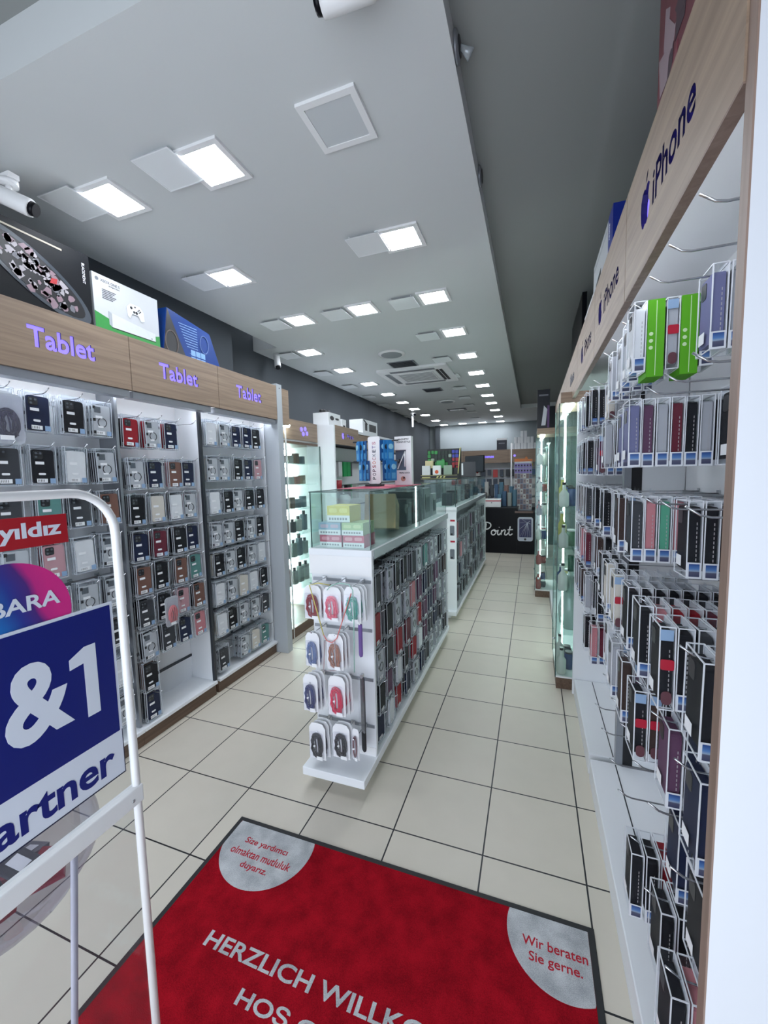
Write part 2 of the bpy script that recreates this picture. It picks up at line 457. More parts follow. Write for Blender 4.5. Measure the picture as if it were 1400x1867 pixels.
# ceiling cassette, vents, speakers
t = thing('air_conditioner', 'large square ceiling air conditioner cassette with slotted outlets', 'air conditioner', (-.92, 4.05, ZC))
part('panel', MB().prism(rrect(.95, .95, .03), (0,0,-.03), XU, YU, ZU, .03), whitemat, t)
g = MB(); g.box(-.25, .25, -.25, .25, -.036, -.03, 0)
for k in range(9): g.box(-.23, .23, -.22+.05*k, -.205+.05*k, -.04, -.036, 1)
part('intake_grille', g, [whitemat, mat('grille_shadow', (150, 152, 154), .6)], t)
for nm, a in (('outlet_slot', (-.4, -.33, -.3, .3)), ('outlet_slot', (-.3, .3, -.4, -.33)), ('outlet_slot', (-.3, .3, .33, .4))):
    part(nm, B(a[0], a[1], a[2], a[3], -.034, -.03), greymetal, t)
part('outlet_slot', B(.3, .335, -.3, .3, -.036, -.03).box(.35, .385, -.3, .3, -.036, -.03), black, t, label='black slotted outlet')
for (x, y, w, lab) in ((-.96, 3.42, .34, 'dark grille vent in the ceiling in front of the air conditioner'), (-.98, 5.15, .30, 'dark grille vent in the ceiling behind the air conditioner')):
    t = thing('ceiling_vent', lab, 'vent', (x, y, ZC))
    part('frame', B(-w/2, w/2, -.13, .13, -.008, 0), greymetal, t)
    v = MB()
    for k in range(8): v.box(-w/2+.02, w/2-.02, -.115+.03*k, -.100+.03*k, -.014, -.008)
    part('grille', v, darkmetal, t)
t = thing('ceiling_vent', 'dark framed light slot vent far down the ceiling', 'vent', (-.98, 7.45, ZC))
part('frame', B(-.2, .2, -.12, .12, -.012, 0), black, t); part('grille', B(-.15, .15, -.06, .06, -.018, -.012), whitemat, t)
for (x, y, lab) in ((-.95, 2.95, 'round ceiling speaker nearest the entrance'), (-.98, 6.35, 'round ceiling speaker behind the air conditioner')):
    t = thing('ceiling_speaker', lab, 'speaker', (x, y, ZC))
    part('rim', MB().lathe([(.155, 0), (.155, -.012), (.125, -.016)][::-1], n=28), whitemat, t)
    part('grille', MB().lathe([(.12, -.019), (.12, -.0161)], n=28), mat('speaker_mesh', (140, 145, 148), .7), t)

# security cameras
def cctv(loc, aim, lab, mount_up=True):
    t = thing('security_camera', lab, 'security camera', loc)
    part('mount', MB().lathe([(.035, -.02), (.035, 0)], n=16).tube([(0,0,-.02), (.0,.0,-.055)], .012, 8), whitemat, t)
    d = Vector(aim).normalized(); p0 = Vector((0,0,-.07))-d*.07; p1 = Vector((0,0,-.07))+d*.085
    part('housing', MB().tube([p0, p0+d*.012, p1-d*.012, p1], [.026, .034, .036, .034], 14), whitemat, t)
    part('lens', MB().tube([p1, p1+d*.018], [.029, .026], 14), blackgloss, t)
p = at(18, 362, 0, -1.5)
cctv((p.x, p.y, p.z+.07), (.85, .50, -.42), 'white bullet security camera above the left header boards')
part('bracket', B(-.45, .04, -.02, .02, 0, .02), whitemat, bpy.data.objects['security_camera'])
cctv((-2.13, 2.42, ZC), (.25, -.25, -.93), 'white bullet security camera hanging below the ceiling at the dark left wall')
p = at(640, -16, 2, 2.93); cctv((p.x, p.y, ZC), (-.95, -.1, -.02), 'white bullet security camera cut off by the top edge of the photo')
p = at(752, 745, 1, 7.2); cctv((p.x, p.y, ZC), (.6, -.6, -.2), 'security camera on a bright pole bracket far back')
part('bracket', B(-.02, .02, -.01, .01, -.35, -.09), whitemat, bpy.data.objects['security_camera.003'])

# spotlights in the edge of the dropped ceiling
for k, (px, py) in enumerate(((830, 128), (873, 354))):
    p = at(px, py, 0, .325)
    t = thing('spot_lamp', ['glass spot lamp sticking out of the ceiling edge, nearer the entrance', 'round spot lamp flush in the ceiling edge, further in'][k], 'spot lamp', (.325, p.y, 3.05))
    part('rosette', MB().lathe([(.045, 0), (.045, .008), (.03, .014)], n=20, ax=0), greymetal, t)
    part('socket', MB().lathe([(.03, .014), (.028, .017)], n=16, ax=0), black, t)
    if k == 0:
        part('bulb', MB().tube([(.017, 0, 0), (.032, .01, -.008), (.05, .02, -.02)], [.008, .012, .02], 14), clear('bulb_glass', (235, 240, 240), .3, .4, .05), t)
# ================================================================== LEFT DISPLAY WALL
LEFT_BAYS = [('left', -1.02, .075, -1.80), ('middle', .095, .69, -1.86), ('right', .735, 1.465, -1.80)]
HOOKS = {'left': [-.62, -.47, -.315, -.16, -.01], 'middle': [.17, .31, .45, .58], 'right': [.80, .935, 1.07, 1.205, 1.34]}
ROWS = {'left': [2.045, 1.79, 1.56, 1.32, 1.08, .84, .60, .37],
        'middle': [1.995, 1.745, 1.53, 1.305, 1.10, .895, .69, .49, .30],
        'right': [2.04, 1.78, 1.53, 1.285, 1.06, .835, .60, .325]}
# boards over the bays: letters cut through, a lit sheet behind
tb = [(-.97, .083, -.409, -.109), (.087, .763, .276, .578), (.767, 1.473, .957, 1.258)]
for k, (y0, y1, a, b) in enumerate(tb):
    nm = ['left', 'middle', 'right'][k]
    t = thing('header_board', 'oak header board lettered Tablet in purple, %s' % ['nearest the entrance under the dark game box', 'second one, under the white console box', 'third one, beside the tall white post'][k], 'sign', (0,0,0), group='Tablet header boards')
    loops = fit_loops(text_loops('Tablet', .030), a, b, 2.232, 2.326)
    link('board', cut_sheet(y0, y1, 2.125, 2.415, loops, .006, YU, ZU, (-1.52, 0, 0), oakY, navy), t)
    part('backing', B(-1.545, -1.5275, y0, y1, 2.125, 2.415), oakY, t)
    part('backlight', B(-1.5274, -1.5262, a-.02, b+.02, 2.215, 2.345), purple, t, label='purple lit sheet behind the letters')
hook_me = {}
def hook_mesh(l):
    if l not in hook_me:
        hook_me[l] = MB().tube([(0,0,0), (l-.03,0,0), (l-.012,0,.004), (l+.014,0,.022)], .0026, 6).box(-.004, 0, -.012, .012, -.02, .012).mesh('hook', metal)
    return hook_me[l]
bays = {}; RAILS = {}
for (nm, y0, y1, xb) in LEFT_BAYS:
    t = thing('display_bay', {'left': 'white hook wall of phone cases behind the sign stand, nearest the entrance', 'middle': 'grey recessed hook wall of phone cases under the middle Tablet board', 'right': 'white hook wall of phone cases beside the tall white post'}[nm], 'display wall', (0,0,0), group='left display bays')
    bays[nm] = t
    part('back_panel', B(xb-.02, xb, y0, y1, .10, 2.42), white, t)
    part('base', B(-1.97, -1.625, y0-.009, y1+.009, .088, .112), white, t, bevel=.003)
    part('plinth', B(-1.95, -1.645, y0-.009, y1+.009, 0, .088), browndk, t)
    part('top_board', B(-1.97, -1.552, y0-.008, y1+.008, 2.385, 2.41), white, t)
    part('valance', B(-1.60, -1.53, y0, y1, 2.085, 2.122), greymetal, t)
    for z in ROWS[nm]:
        RAILS[nm, z] = part('rail', B(xb, xb+.008, y0, y1, z-.022, z-.004), greymetal if nm != 'middle' else darkmetal, t)
    part('led_strip', B(-1.632, -1.608, y0+.01, y1-.01, 2.112, 2.119), bayL, t, label='unseen white light strip added behind the valance')  # hidden glowing strip, added to brighten the packs and back panel
    ups = MB().box(xb-.03, -1.66, y1+.0005, y1+.0175, .112, 2.385) if nm != 'right' else MB().box(xb-.03, -1.66, y1-.012, y1, .112, 2.385)
    part('side_panel', ups, white if nm != 'left' else greymetal, t)
    if nm == 'middle': part('upright', B(-1.66, -1.64, y1-.004, y1+.018, .112, 2.385), darkmetal, t)
t = thing('display_post', 'tall white post at the end of the left display wall', 'post', (0,0,0))
part('board', B(-1.97, -1.52, 1.477, 1.556, 0, 2.435), postw, t, bevel=.002)
part('screw_cap', MB().lathe([(.006, 0), (.005, .002)], (-1.52, 1.52, 2.40), 10, ax=0), black, t)

# ------------------------------------------------------------------ hanging packs
PACK = {}
STY = {  # word, case colour, label colour
 'black': ('black', (20, 21, 26)), 'navy': ('navy', (26, 34, 62)), 'grey': ('dark grey', (62, 64, 68)), 'white': ('white', (226, 228, 230)),
 'clear': ('clear', (186, 190, 194)), 'brown': ('brown', (122, 88, 76)), 'pink': ('pale pink', (196, 150, 156)), 'red': ('red', (150, 26, 38)),
 'teal': ('teal', (92, 140, 134)), 'plum': ('plum', (96, 62, 88)), 'cream': ('cream', (214, 208, 196)), 'lav': ('lavender', (112, 114, 150)),
 'green': ('bright green', (92, 168, 42)), 'mint': ('mint green', (92, 168, 138)), 'rose': ('rose', (196, 128, 134)), 'wine': ('wine red', (104, 36, 52)),
 'silver': ('silver', (176, 178, 184)), 'choc': ('dark brown', (66, 50, 46))}
def smat(s): return mat('case_'+s, STY[s][1], .6, noise=.05, spec=.12)
sky_m = None
def sticker_mat():
    m = bpy.data.materials.new('landscape_sticker'); m.use_nodes = True
    nt = m.node_tree; b = nt.nodes['Principled BSDF']; b.inputs['Roughness'].default_value = .4
    tc = nt.nodes.new('ShaderNodeTexCoord'); sp = nt.nodes.new('ShaderNodeSeparateXYZ')
    nt.links.new(tc.outputs['Generated'], sp.inputs[0])
    r = nt.nodes.new('ShaderNodeValToRGB'); e = r.color_ramp.elements
    e[0].color = rgb(60, 66, 96); e[1].color = rgb(34, 66, 130)
    for p, c in ((.38, (84, 86, 108)), (.45, (150, 168, 190)), (.62, (84, 128, 186))):
        q = e.new(p); q.color = rgb(*c)
    nt.links.new(sp.outputs[2], r.inputs[0]); nt.links.new(r.outputs[0], b.inputs['Base Color'])
    return m
sky_m = sticker_mat()
red_st = mat('red_sticker', (176, 22, 50), .45)
blue_st = mat('pale_blue_sticker', (140, 168, 200), .4)
def shell_mesh(w, h, t, kind='box'):
    k = ('shell', w, h, t, kind)
    if k in PACK: return PACK[k]
    b = MB(); e = .0016
    z0, z1 = .012-h, .012
    b.box(0, t, -w/2, w/2, z0, z1, 0)
    if kind == 'box':
        for y in (-w/2, w/2):
            for x in (0, t): b.box(x-e, x+e, y-e, y+e, z0, z1, 1)
        for z in (z0, z1):
            for x in (0, t): b.box(x-e, x+e, -w/2, w/2, z-e, z+e, 1)
            for y in (-w/2, w/2): b.box(0, t, y-e, y+e, z-e, z+e, 1)
    PACK[k] = b.mesh('clear_pack', [plastic if kind == 'box' else bag, rimplastic])
    return PACK[k]
def case_mesh(sty, w, h, t):
    k = ('case', sty, w, h, t)
    if k in PACK: return PACK[k]
    b = MB(); cw, ch, ct = w*.86, h*.85, t*.66
    o = (t*.2, 0, .012-h*.53)
    b.prism(rrect(cw, ch, .012, 3), o, YU, ZU, XU, ct, 0)
    x = t*.2+ct
    if sty in ('white', 'cream'): pass
    elif sty in ('clear', 'silver'):
        ring = [(x+.0006, .002+.024*math.cos(a*PI/9), o[2]-.012+.024*math.sin(a*PI/9)) for a in range(18)]
        b.tube(ring, .0022, 5, 1, closed=True)
        b.box(x, x+.001, -cw*.42, -cw*.05, o[2]+ch*.24, o[2]+ch*.44, 2)
        for q in (-.07, 0, .07): b.box(x, x+.0012, -cw*.5, -cw*.36, o[2]+q*h/.2-.008, o[2]+q*h/.2+.008, 1)
    else:
        c = MB().prism(rrect(cw*.42, ch*.24, .008, 3), (x+.0001, -cw*.22, o[2]+ch*.34), YU, ZU, XU, .002, 0)
        for dy, dz in ((-.1, .05), (.1, .05), (-.1, -.06)):
            c.prism(circ(.0055, 10), (x+.0018, -cw*.22+dy*cw, o[2]+ch*.34+dz*ch), YU, ZU, XU, .0014, 1)
        PACK[('bump',)+k[1:]] = c.mesh('camera_bump', [black, mat('lens_grey', (92, 98, 104), .2)])
    lensm = mat('lens_grey', (92, 98, 104), .2)
    PACK[k] = b.mesh('phone_case', [smat(sty), black, lensm]); return PACK[k]
def label_meshes(w, h, t):
    k = ('label', w, h, t)
    if k in PACK: return PACK[k]
    x = t+.0004; zc = .012-h*.5
    a = B(x, x+.0005, -w*.32, w*.02, zc+h*.02, zc+h*.09).mesh('size_label', paper)
    b = MB().prism(rrect(w*.28, h*.055, h*.024, 3), (x, -w*.08, zc-h*.22), YU, ZU, XU, .0006).mesh('price_dot', paper)
    c = MB().box(x, x+.0005, -w*.3, w*.12, zc-h*.44, zc-h*.34, 0)
    for q in range(5): c.box(x+.0005, x+.0007, -w*.27+q*w*.06, -w*.25+q*w*.06, zc-h*.42, zc-h*.36, 1)
    d = B(x, x+.0007, w*.22, w*.44, zc-h*.46, zc-h*.33).mesh('blue_sticker', blue_st)
    PACK[k] = [('size_label', a), ('price_dot', b), ('price_label', c.mesh('price_label', [paper, black])), ('blue_sticker', d)]
    return PACK[k]
def put_labels(o, w, h, t, few=False):
    for nm, me in label_meshes(w, h, t)[2 if few else 0:3 if few else 4]: link(nm, me, o)
def case_pack(sty, loc, rz, roll, label, group, w=.10, h=.195, t=.017, parts=True, name='phone_case_pack', kind='box'):
    o = link(name, shell_mesh(w, h, t, kind), None, loc, (roll, 0, rz), label, 'phone case', group)
    pc = link('phone_case', case_mesh(sty, w, h, t), o)
    if parts == 1 and ('bump', sty, w, h, t) in PACK: link('camera_bump', PACK['bump', sty, w, h, t], pc)
    if parts: put_labels(o, w, h, t, parts == 2)
    return o
ROWN = ['top', 'second', 'third', 'fourth', 'fifth', 'sixth', 'seventh', 'eighth', 'ninth']
HOOKN = ['first', 'second', 'third', 'fourth', 'fifth', 'sixth', 'seventh', 'eighth', 'ninth', 'tenth', 'eleventh', 'twelfth', 'thirteenth', 'fourteenth']
STK = ['front one', 'second', 'third', 'fourth', 'fifth', 'sixth']
pal = {'left': ['black', 'grey', 'clear', 'clear', 'navy', 'brown', 'white', 'grey', 'black'],
       'middle': ['red', 'clear', 'navy', 'black', 'brown', 'grey', 'clear', 'white', 'wine', 'pink'],
       'right': ['white', 'clear', 'navy', 'black', 'black', 'grey', 'clear', 'cream', 'silver', 'teal']}
FIX = {  # (bay, row, hook): styles front to back
 ('left', 0, 1): ['clear', 'black'], ('left', 0, 2): ['navy', 'clear'], ('left', 0, 3): ['black', 'clear', 'white'], ('left', 0, 4): ['clear', 'clear', 'clear', 'clear'],
 ('left', 1, 1): ['grey', 'clear'], ('left', 1, 2): ['black', 'white'], ('left', 1, 3): ['white', 'white', 'white', 'clear'], ('left', 1, 4): ['clear', 'black', 'black'],
 ('left', 2, 1): ['grey', 'pink'], ('left', 2, 2): ['teal', 'grey'], ('left', 2, 3): ['grey', 'grey', 'clear', 'grey'], ('left', 2, 4): ['brown', 'brown', 'clear'],
 ('left', 3, 2): ['pink', 'wine'], ('left', 3, 3): ['white', 'white'], ('left', 3, 4): ['clear', 'clear', 'white', 'white'],
 ('left', 4, 4): ['clear', 'grey'], ('left', 4, 3): ['clear', 'clear'],
 ('middle', 0, 0): ['red', 'black', 'red'], ('middle', 0, 1): ['clear', 'red', 'red'], ('middle', 0, 2): ['navy', 'red'], ('middle', 0, 3): [],
 ('middle', 1, 0): ['clear', 'clear', 'grey'], ('middle', 1, 1): ['navy', 'navy'], ('middle', 1, 2): ['brown', 'pink'], ('middle', 1, 3): ['navy', 'grey'],
 ('middle', 2, 0): ['black', 'grey', 'black'], ('middle', 2, 1): ['cream', 'white'], ('middle', 2, 2): ['white', 'grey', 'black'], ('middle', 2, 3): ['clear', 'pink', 'pink', 'cream'],
 ('middle', 3, 0): ['navy', 'black', 'navy'], ('middle', 3, 1): ['wine', 'wine', 'wine'], ('middle', 3, 2): ['black', 'black', 'wine'], ('middle', 3, 3): ['navy', 'grey', 'black'],
 ('middle', 4, 0): ['brown', 'grey', 'grey'], ('middle', 4, 1): ['black', 'black'], ('middle', 4, 2): ['brown', 'black'], ('middle', 4, 3): ['teal'],
 ('middle', 5, 0): ['grey', 'black', 'clear'], ('middle', 5, 1): ['black', 'clear'], ('middle', 5, 2): ['pink', 'pink', 'white'], ('middle', 5, 3): ['brown', 'black'],
 ('middle', 6, 0): ['clear', 'black'], ('middle', 6, 1): ['grey', 'grey'], ('middle', 6, 2): ['navy', 'black'], ('middle', 6, 3): ['rose'],
 ('middle', 7, 0): ['black', 'brown', 'brown'], ('middle', 7, 1): [], ('middle', 7, 2): [], ('middle', 7, 3): [],
 ('middle', 8, 0): ['navy', 'grey', 'grey'], ('middle', 8, 1): [], ('middle', 8, 2): [], ('middle', 8, 3): [],
 ('right', 0, 0): ['white', 'white', 'white', 'white'], ('right', 0, 1): ['clear', 'cream', 'clear'], ('right', 0, 2): ['navy', 'clear'], ('right', 0, 3): ['navy', 'black', 'clear'], ('right', 0, 4): ['black', 'grey', 'white'],
 ('right', 1, 0): ['clear', 'cream', 'clear', 'cream'], ('right', 1, 1): ['clear', 'grey', 'clear'], ('right', 1, 2): ['black', 'white', 'white'], ('right', 1, 3): ['navy', 'clear'], ('right', 1, 4): ['pink', 'black'],
 ('right', 2, 0): ['white', 'white', 'white', 'black'], ('right', 2, 1): ['black', 'clear'], ('right', 2, 2): ['clear', 'clear', 'clear'], ('right', 2, 3): ['black', 'grey'], ('right', 2, 4): ['black', 'black'],
 ('right', 7, 0): ['grey', 'clear', 'grey', 'grey'], ('right', 7, 1): [],
}
for (nm, y0, y1, xb) in LEFT_BAYS:
    for ri, z in enumerate(ROWS[nm]):
        for hi, y in enumerate(HOOKS[nm]):
            sty = FIX.get((nm, ri, hi))
            if sty is None:
                if nm == 'left' and ri >= 6 and hi < 4: continue
                if nm == 'left' and hi == 0 and ri > 2: continue
                a = random.choice(pal[nm]); n = random.choice([3, 3, 4])
                sty = [a]+[a if random.random() < .55 else random.choice(pal[nm]) for _ in range(n-1)]
            if nm == 'middle' and ri >= 6 and not sty: continue
            L = -1.585-xb
            link('hook', hook_mesh(round(L, 3)), RAILS[nm, z], (xb+.006, y, z+.001))
            x = -1.632 - random.random()*.02
            w = .110 if nm == 'left' else (.106 if nm == 'middle' else .110)
            pitch = {'left': .030, 'middle': .036, 'right': .034}[nm]*(1 if len(sty) < 4 else .9)
            h = .19 if nm == 'left' else .188
            for k, sname in enumerate(sty):
                x -= .0
                nmw = STY[sname][0]
                lab = '%s phone case pack, %s on %s hook, %s row, %s Tablet bay' % (nmw, STK[k], HOOKN[hi], ROWN[ri], nm)
                yo = y + random.uniform(-.004, .004)
                if k == 0:
                    rz, rl = random.uniform(-.10, .05), random.uniform(-.035, .035)
                case_pack(sname, (x-.017, yo, z), rz*.5, rl, lab, 'phone cases on the left wall', w, h, .016, parts=1 if k == 0 else (2 if ri < 3 else 0))
                x -= pitch
# big bag pack at the far left top and a pale strap pack among the cases
# ================================================================== BOXES ON THE LEFT WALL
def printed_box(name, label, cat, x0, x1, y0, y1, z0, z1, m, group=None, rot=None):
    t = thing(name, label, cat, ((x0+x1)/2, (y0+y1)/2, z0), rot or (0,0,0), group)
    w, d, h = x1-x0, y1-y0, z1-z0
    part('carton', B(-w/2, w/2, -d/2, d/2, 0, h), m, t, bevel=.002)
    return t, w, d, h
# dark game controller carton
darkcard = mat('dark_carton', (22, 24, 28), .5, noise=.2, scale=9, spec=.15)
t, w, d, h = printed_box('game_box', 'large dark carton printed with a game wheel, on the Tablet header nearest entrance', 'box', -1.86, -1.60, -.75, -.045, 2.415, 2.79, darkcard)
fx = w/2+.0005
art = MB()
for k in range(80):   # splinters of the picture inside the round headset shape
    a = random.uniform(0, 2*PI); r = random.random()**.6
    cy, cz = .10+.17*r*math.cos(a), .175-.55*(.10+.17*r*math.cos(a)-.10)+.085*r*math.sin(a)
    s = random.uniform(.008, .024); n = random.randint(4, 7)
    art.prism([(s*random.uniform(.5, 1.3)*math.cos(2*PI*i/n), s*random.uniform(.5, 1.3)*math.sin(2*PI*i/n)) for i in range(n)], (fx+.0035, cy, cz), YU, ZU, XU, .0005, random.choice([0, 0, 1, 2]))
part('picture', art, [mat('print_silver', (176, 170, 176), .4), mat('print_grey', (112, 112, 120), .4), mat('print_mauve', (146, 122, 132), .4)], t)
shape = MB().prism([(.10+.24*math.cos(a)-.0*math.sin(a), .175-.5*.24*math.cos(a)+.11*math.sin(a)) for a in [i*PI/16 for i in range(32)]], (fx, 0, 0), YU, ZU, XU, .002, 0)
shape.prism([(.10+.21*math.cos(a), .175-.5*.21*math.cos(a)+.09*math.sin(a)) for a in [i*PI/16 for i in range(32)]], (fx+.002, 0, 0), YU, ZU, XU, .001, 1)
shape.prism([(-.22+.11*math.cos(a), .22+.11*math.sin(a)) for a in [i*PI/16 for i in range(32)]], (fx, 0, 0), YU, ZU, XU, .0025, 0)
shape.prism([(-.22+.07*math.cos(a), .22+.07*math.sin(a)) for a in [i*PI/16 for i in range(32)]], (fx+.0025, 0, 0), YU, ZU, XU, .001, 2)
part('wheel_print', shape, [mat('print_slate', (58, 66, 76), .3), black, mat('print_steel', (96, 108, 128), .3)], t)
part('red_mark', MB().prism([(0, 0), (.03, .004), (.036, .03), (.01, .026)], (fx+.0045, .15, .16), YU, ZU, XU, .0005), mat('print_red', (190, 52, 56), .4), t)
part('title_strip', B(fx, fx+.001, -.12, .22, .338, .346).box(fx, fx+.001, -.30, -.15, .338, .346), mat('print_cream', (176, 168, 150), .5), t)
part('lettering', letters('BLACKMONT', paper, 0, .10, 0, .014, (0,0,-1), (0,1,0), (fx+.001, d/2-.04, h-.05), .0006), None, t)
# white console carton with a green foot
t, w, d, h = printed_box('console_box', 'white game console carton with a green lower edge and controller picture, above the Tablet boards', 'box', -1.82, -1.62, -.02, .385, 2.415, 2.735, cartonw)
fx = w/2+.0006
grn = mat('print_green', (46, 142, 62), .45)
part('green_band', MB().prism([(-d/2, .0), (d/2, .0), (d/2, .10), (.04, .055), (-d/2, .12)], (fx, 0, 0), YU, ZU, XU, .0008), grn, t)
con = MB().prism([(-.11, .06), (.17, .06), (.17, .105), (-.11, .135)], (fx+.0008, 0, 0), YU, ZU, XU, .001, 0)
con.prism([(-.125, .07), (-.108, .06), (-.108, .135), (-.125, .14)], (fx+.0008, 0, 0), YU, ZU, XU, .001, 1)
con.box(fx+.0018, fx+.0022, .14, .146, .066, .072, 2).box(fx+.0008, fx+.0016, -.11, .17, .055, .061, 2)
part('console_print', con, [mat('print_white', (214, 217, 220), .5), mat('print_pale', (170, 176, 182), .5), black], t)
pad = MB().prism([(-.05, .0), (-.055, .05), (-.03, .075), (.03, .075), (.055, .05), (.06, 0), (.035, -.01), (.02, .02), (-.02, .02), (-.035, -.01)], (fx+.0022, .04, .155), YU, ZU, XU, .0012, 0)
for (a, b2, r) in ((-.025, .052, .008), (.008, .032, .008), (-.008, .032, .007), (.026, .054, .004), (.034, .047, .004), (.026, .04, .004), (.018, .047, .004), (0, .062, .005)):
    pad.prism(circ(r, 12), (fx+.0034, .04+a, .155+b2), YU, ZU, XU, .0006, 1)
part('controller_print', pad, [mat('print_white2', (228, 230, 233), .5), black], t)
part('lettering', join([letters('XBOX ONE S', mat('print_ink', (70, 74, 80), .5), -d/2+.045, -d/2+.155, h-.035, h-.02, YU, ZU, (fx, 0, 0), .0006),
                        letters('All-Digital Edition', MATS['print_ink'], -d/2+.09, -d/2+.155, h-.048, h-.04, YU, ZU, (fx, 0, 0), .0006)]), None, t)
tx = MB()
for k in range(6): tx.box(fx, fx+.0004, -d/2+.05, -d/2+.13-.01*(k % 3), h-.075-.009*k, h-.071-.009*k)
for k, a in enumerate((-.10, -.05, .01, .04, .10)): tx.box(fx+.0008, fx+.0014, a, a+.02, .012+.0*k, .02, 1)
part('small_print', tx, [MATS['print_ink'], paper], t)
part('emblem', MB().prism(circ(.010, 18), (fx, -d/2+.025, h-.027), YU, ZU, XU, .0006), mat('print_emblem', (110, 114, 120), .5), t)
# blue headset carton, leaning
bluecard = mat('blue_carton', (12, 54, 122), .4, noise=.05, spec=.25)
t = thing('headset_box', 'blue headset carton leaning back behind the header boards', 'box', (-1.70, .42, 2.415))
poly = [(0, 0), (.53, 0), (.42, .255), (.05, .315)]
part('carton', MB().prism(poly, (.06, 0, 0), YU, ZU, (-1, 0, 0), .11, 0), bluecard, t, bevel=.002)
ff = .0606
pr = MB().prism([(0, 0), (.20, 0), (.05, .305)], (ff, .004, .004), YU, ZU, XU, .0008, 0)
for r0, c, m in ((.062, (.075, .10), 2), (.05, (.36, .16), 3)):
    pr.tube([(ff+.001, c[0]+r0*math.cos(a*PI/12)*(.8), c[1]+r0*1.2*math.sin(a*PI/12)) for a in range(24)], .004, 5, m, closed=True)
for k in range(9): pr.box(ff, ff+.0006, .14+.008*k, .30, .245-.017*k, .249-.017*k, 1)
for k in range(6): pr.tube([(ff+.001, .20+.05*(k % 3)+(.04*math.cos(a)), .0+.05*(k//3)+.02+(.0)) for a in (0, 1)], .001, 4, 1)
for k in range(3):
    for j in range(2): pr.box(ff, ff+.0005, .235+.045*k, .275+.045*k, .015+.045*j, .052+.045*j, 1)
part('print', pr, [black, mat('print_lightblue', (120, 160, 205), .5), mat('print_bronze', (98, 84, 78), .4), mat('print_blue2', (70, 96, 150), .4)], t)

# ================================================================== LEFT, FURTHER IN
t = thing('header_board', 'short oak board end just right of the tall white post', 'sign', (0,0,0))
part('board', B(-1.75, -1.545, 1.561, 1.70, 2.10, 2.415), oakY, t)
# glass cabinet between post and white panel
t = thing('glass_cabinet', 'lit tall glass cabinet with glass shelves behind the tall white post', 'cabinet', (0,0,0))
gc0, gc1 = 1.72, 2.50
part('back_panel', B(-2.16, -2.14, gc0, gc1, .1, 2.0), white, t)
part('plinth', B(-2.16, -1.66, gc0, gc1, 0, .1), browndk, t)
part('header', B(-1.72, -1.70, gc0+.0, gc1, 2.0, 2.20), oakY, t)
part('top_board', B(-2.16, -1.70, gc0, gc1, 1.955, 1.98), browndk, t)
part('sign_dots', MB().prism(circ(.022, 12), (-1.70, 2.16, 2.115), YU, ZU, XU, .006).prism(circ(.022, 12), (-1.70, 2.235, 2.125), YU, ZU, XU, .006).prism(circ(.022, 12), (-1.70, 2.195, 2.07), YU, ZU, XU, .006).prism(circ(.022, 12), (-1.70, 2.27, 2.08), YU, ZU, XU, .006), purple, t, label='purple lit sign on the header')
SHZ = [.45, .75, 1.02, 1.28, 1.54, 1.76]
for z in SHZ: part('shelf', B(-2.13, -1.70, gc0+.02, gc1-.02, z-.006, z), glass, t)
for y in (gc0+.03, gc1-.03): part('led_strip', B(-2.12, -2.10, y-.012, y+.012, .14, 1.93), stripE, t)
part('front_pane', B(-1.675, -1.670, gc0, gc1, .12, 1.95), glass, t)
for y in (gc0+.004, gc1-.004): part('pane_edge', B(-1.68, -1.668, y-.004, y+.004, .1, 1.955), glassedge, t)
t = thing('lamp_arm', 'small white lamp arm in front of the glass cabinet header', 'lamp', (-1.66, 1.80, 0))
part('pole', B(-.006, .006, -.006, .006, 0, 2.12), whitemat, t); part('lamp_head', MB().tube([(0,-.06,2.12), (0,.06,2.12)], .018, 10), stripE, t)
small_cols = [(150, 140, 120), (120, 96, 80), (60, 70, 90), (200, 200, 196), (90, 110, 120), (170, 120, 110), (40, 44, 52), (140, 150, 146)]
def goods(name, label, cat, x, y, z, w, d, h, col, group, cap=None):
    m = mat('goods_%d_%d_%d' % col, col, .4)
    o = link(name, MB().prism(rrect(w, d, min(w, d)*.2, 2), (0,0,0), XU, YU, ZU, h).mesh(name, m), None, (x, y, z), (0,0,random.uniform(-.1, .1)), label, cat, group)
    if cap: part('cap', MB().prism(circ(min(w, d)*.3, 10), (0,0,h), XU, YU, ZU, h*.25), black, o)
    return o
shelfname = {.45: 'lowest', .75: 'second lowest', 1.02: 'third', 1.28: 'fourth', 1.54: 'fifth', 1.76: 'top'}
for z in SHZ:
    for k in range(6):
        y = gc0+.09+.118*k; 
        hh = {1.76: .11, 1.54: .10, 1.28: .13, 1.02: .16, .75: .18, .45: .2}[z]*random.uniform(.7, 1.1)
        col = random.choice(small_cols[:2]+small_cols[3:6]) if z > 1.2 else random.choice(small_cols[3:])
        goods('bottle' if z < 1.2 else 'trinket_box', '%s on %s glass shelf of the left cabinet, %s from the post' % ('small dark bottle' if z < 1.2 else 'small box', shelfname[z], HOOKN[k]), 'bottle' if z < 1.2 else 'box', -1.86, y, z+.001, .06, .075, hh, col, 'goods in the left glass cabinet', cap=z < 1.2)
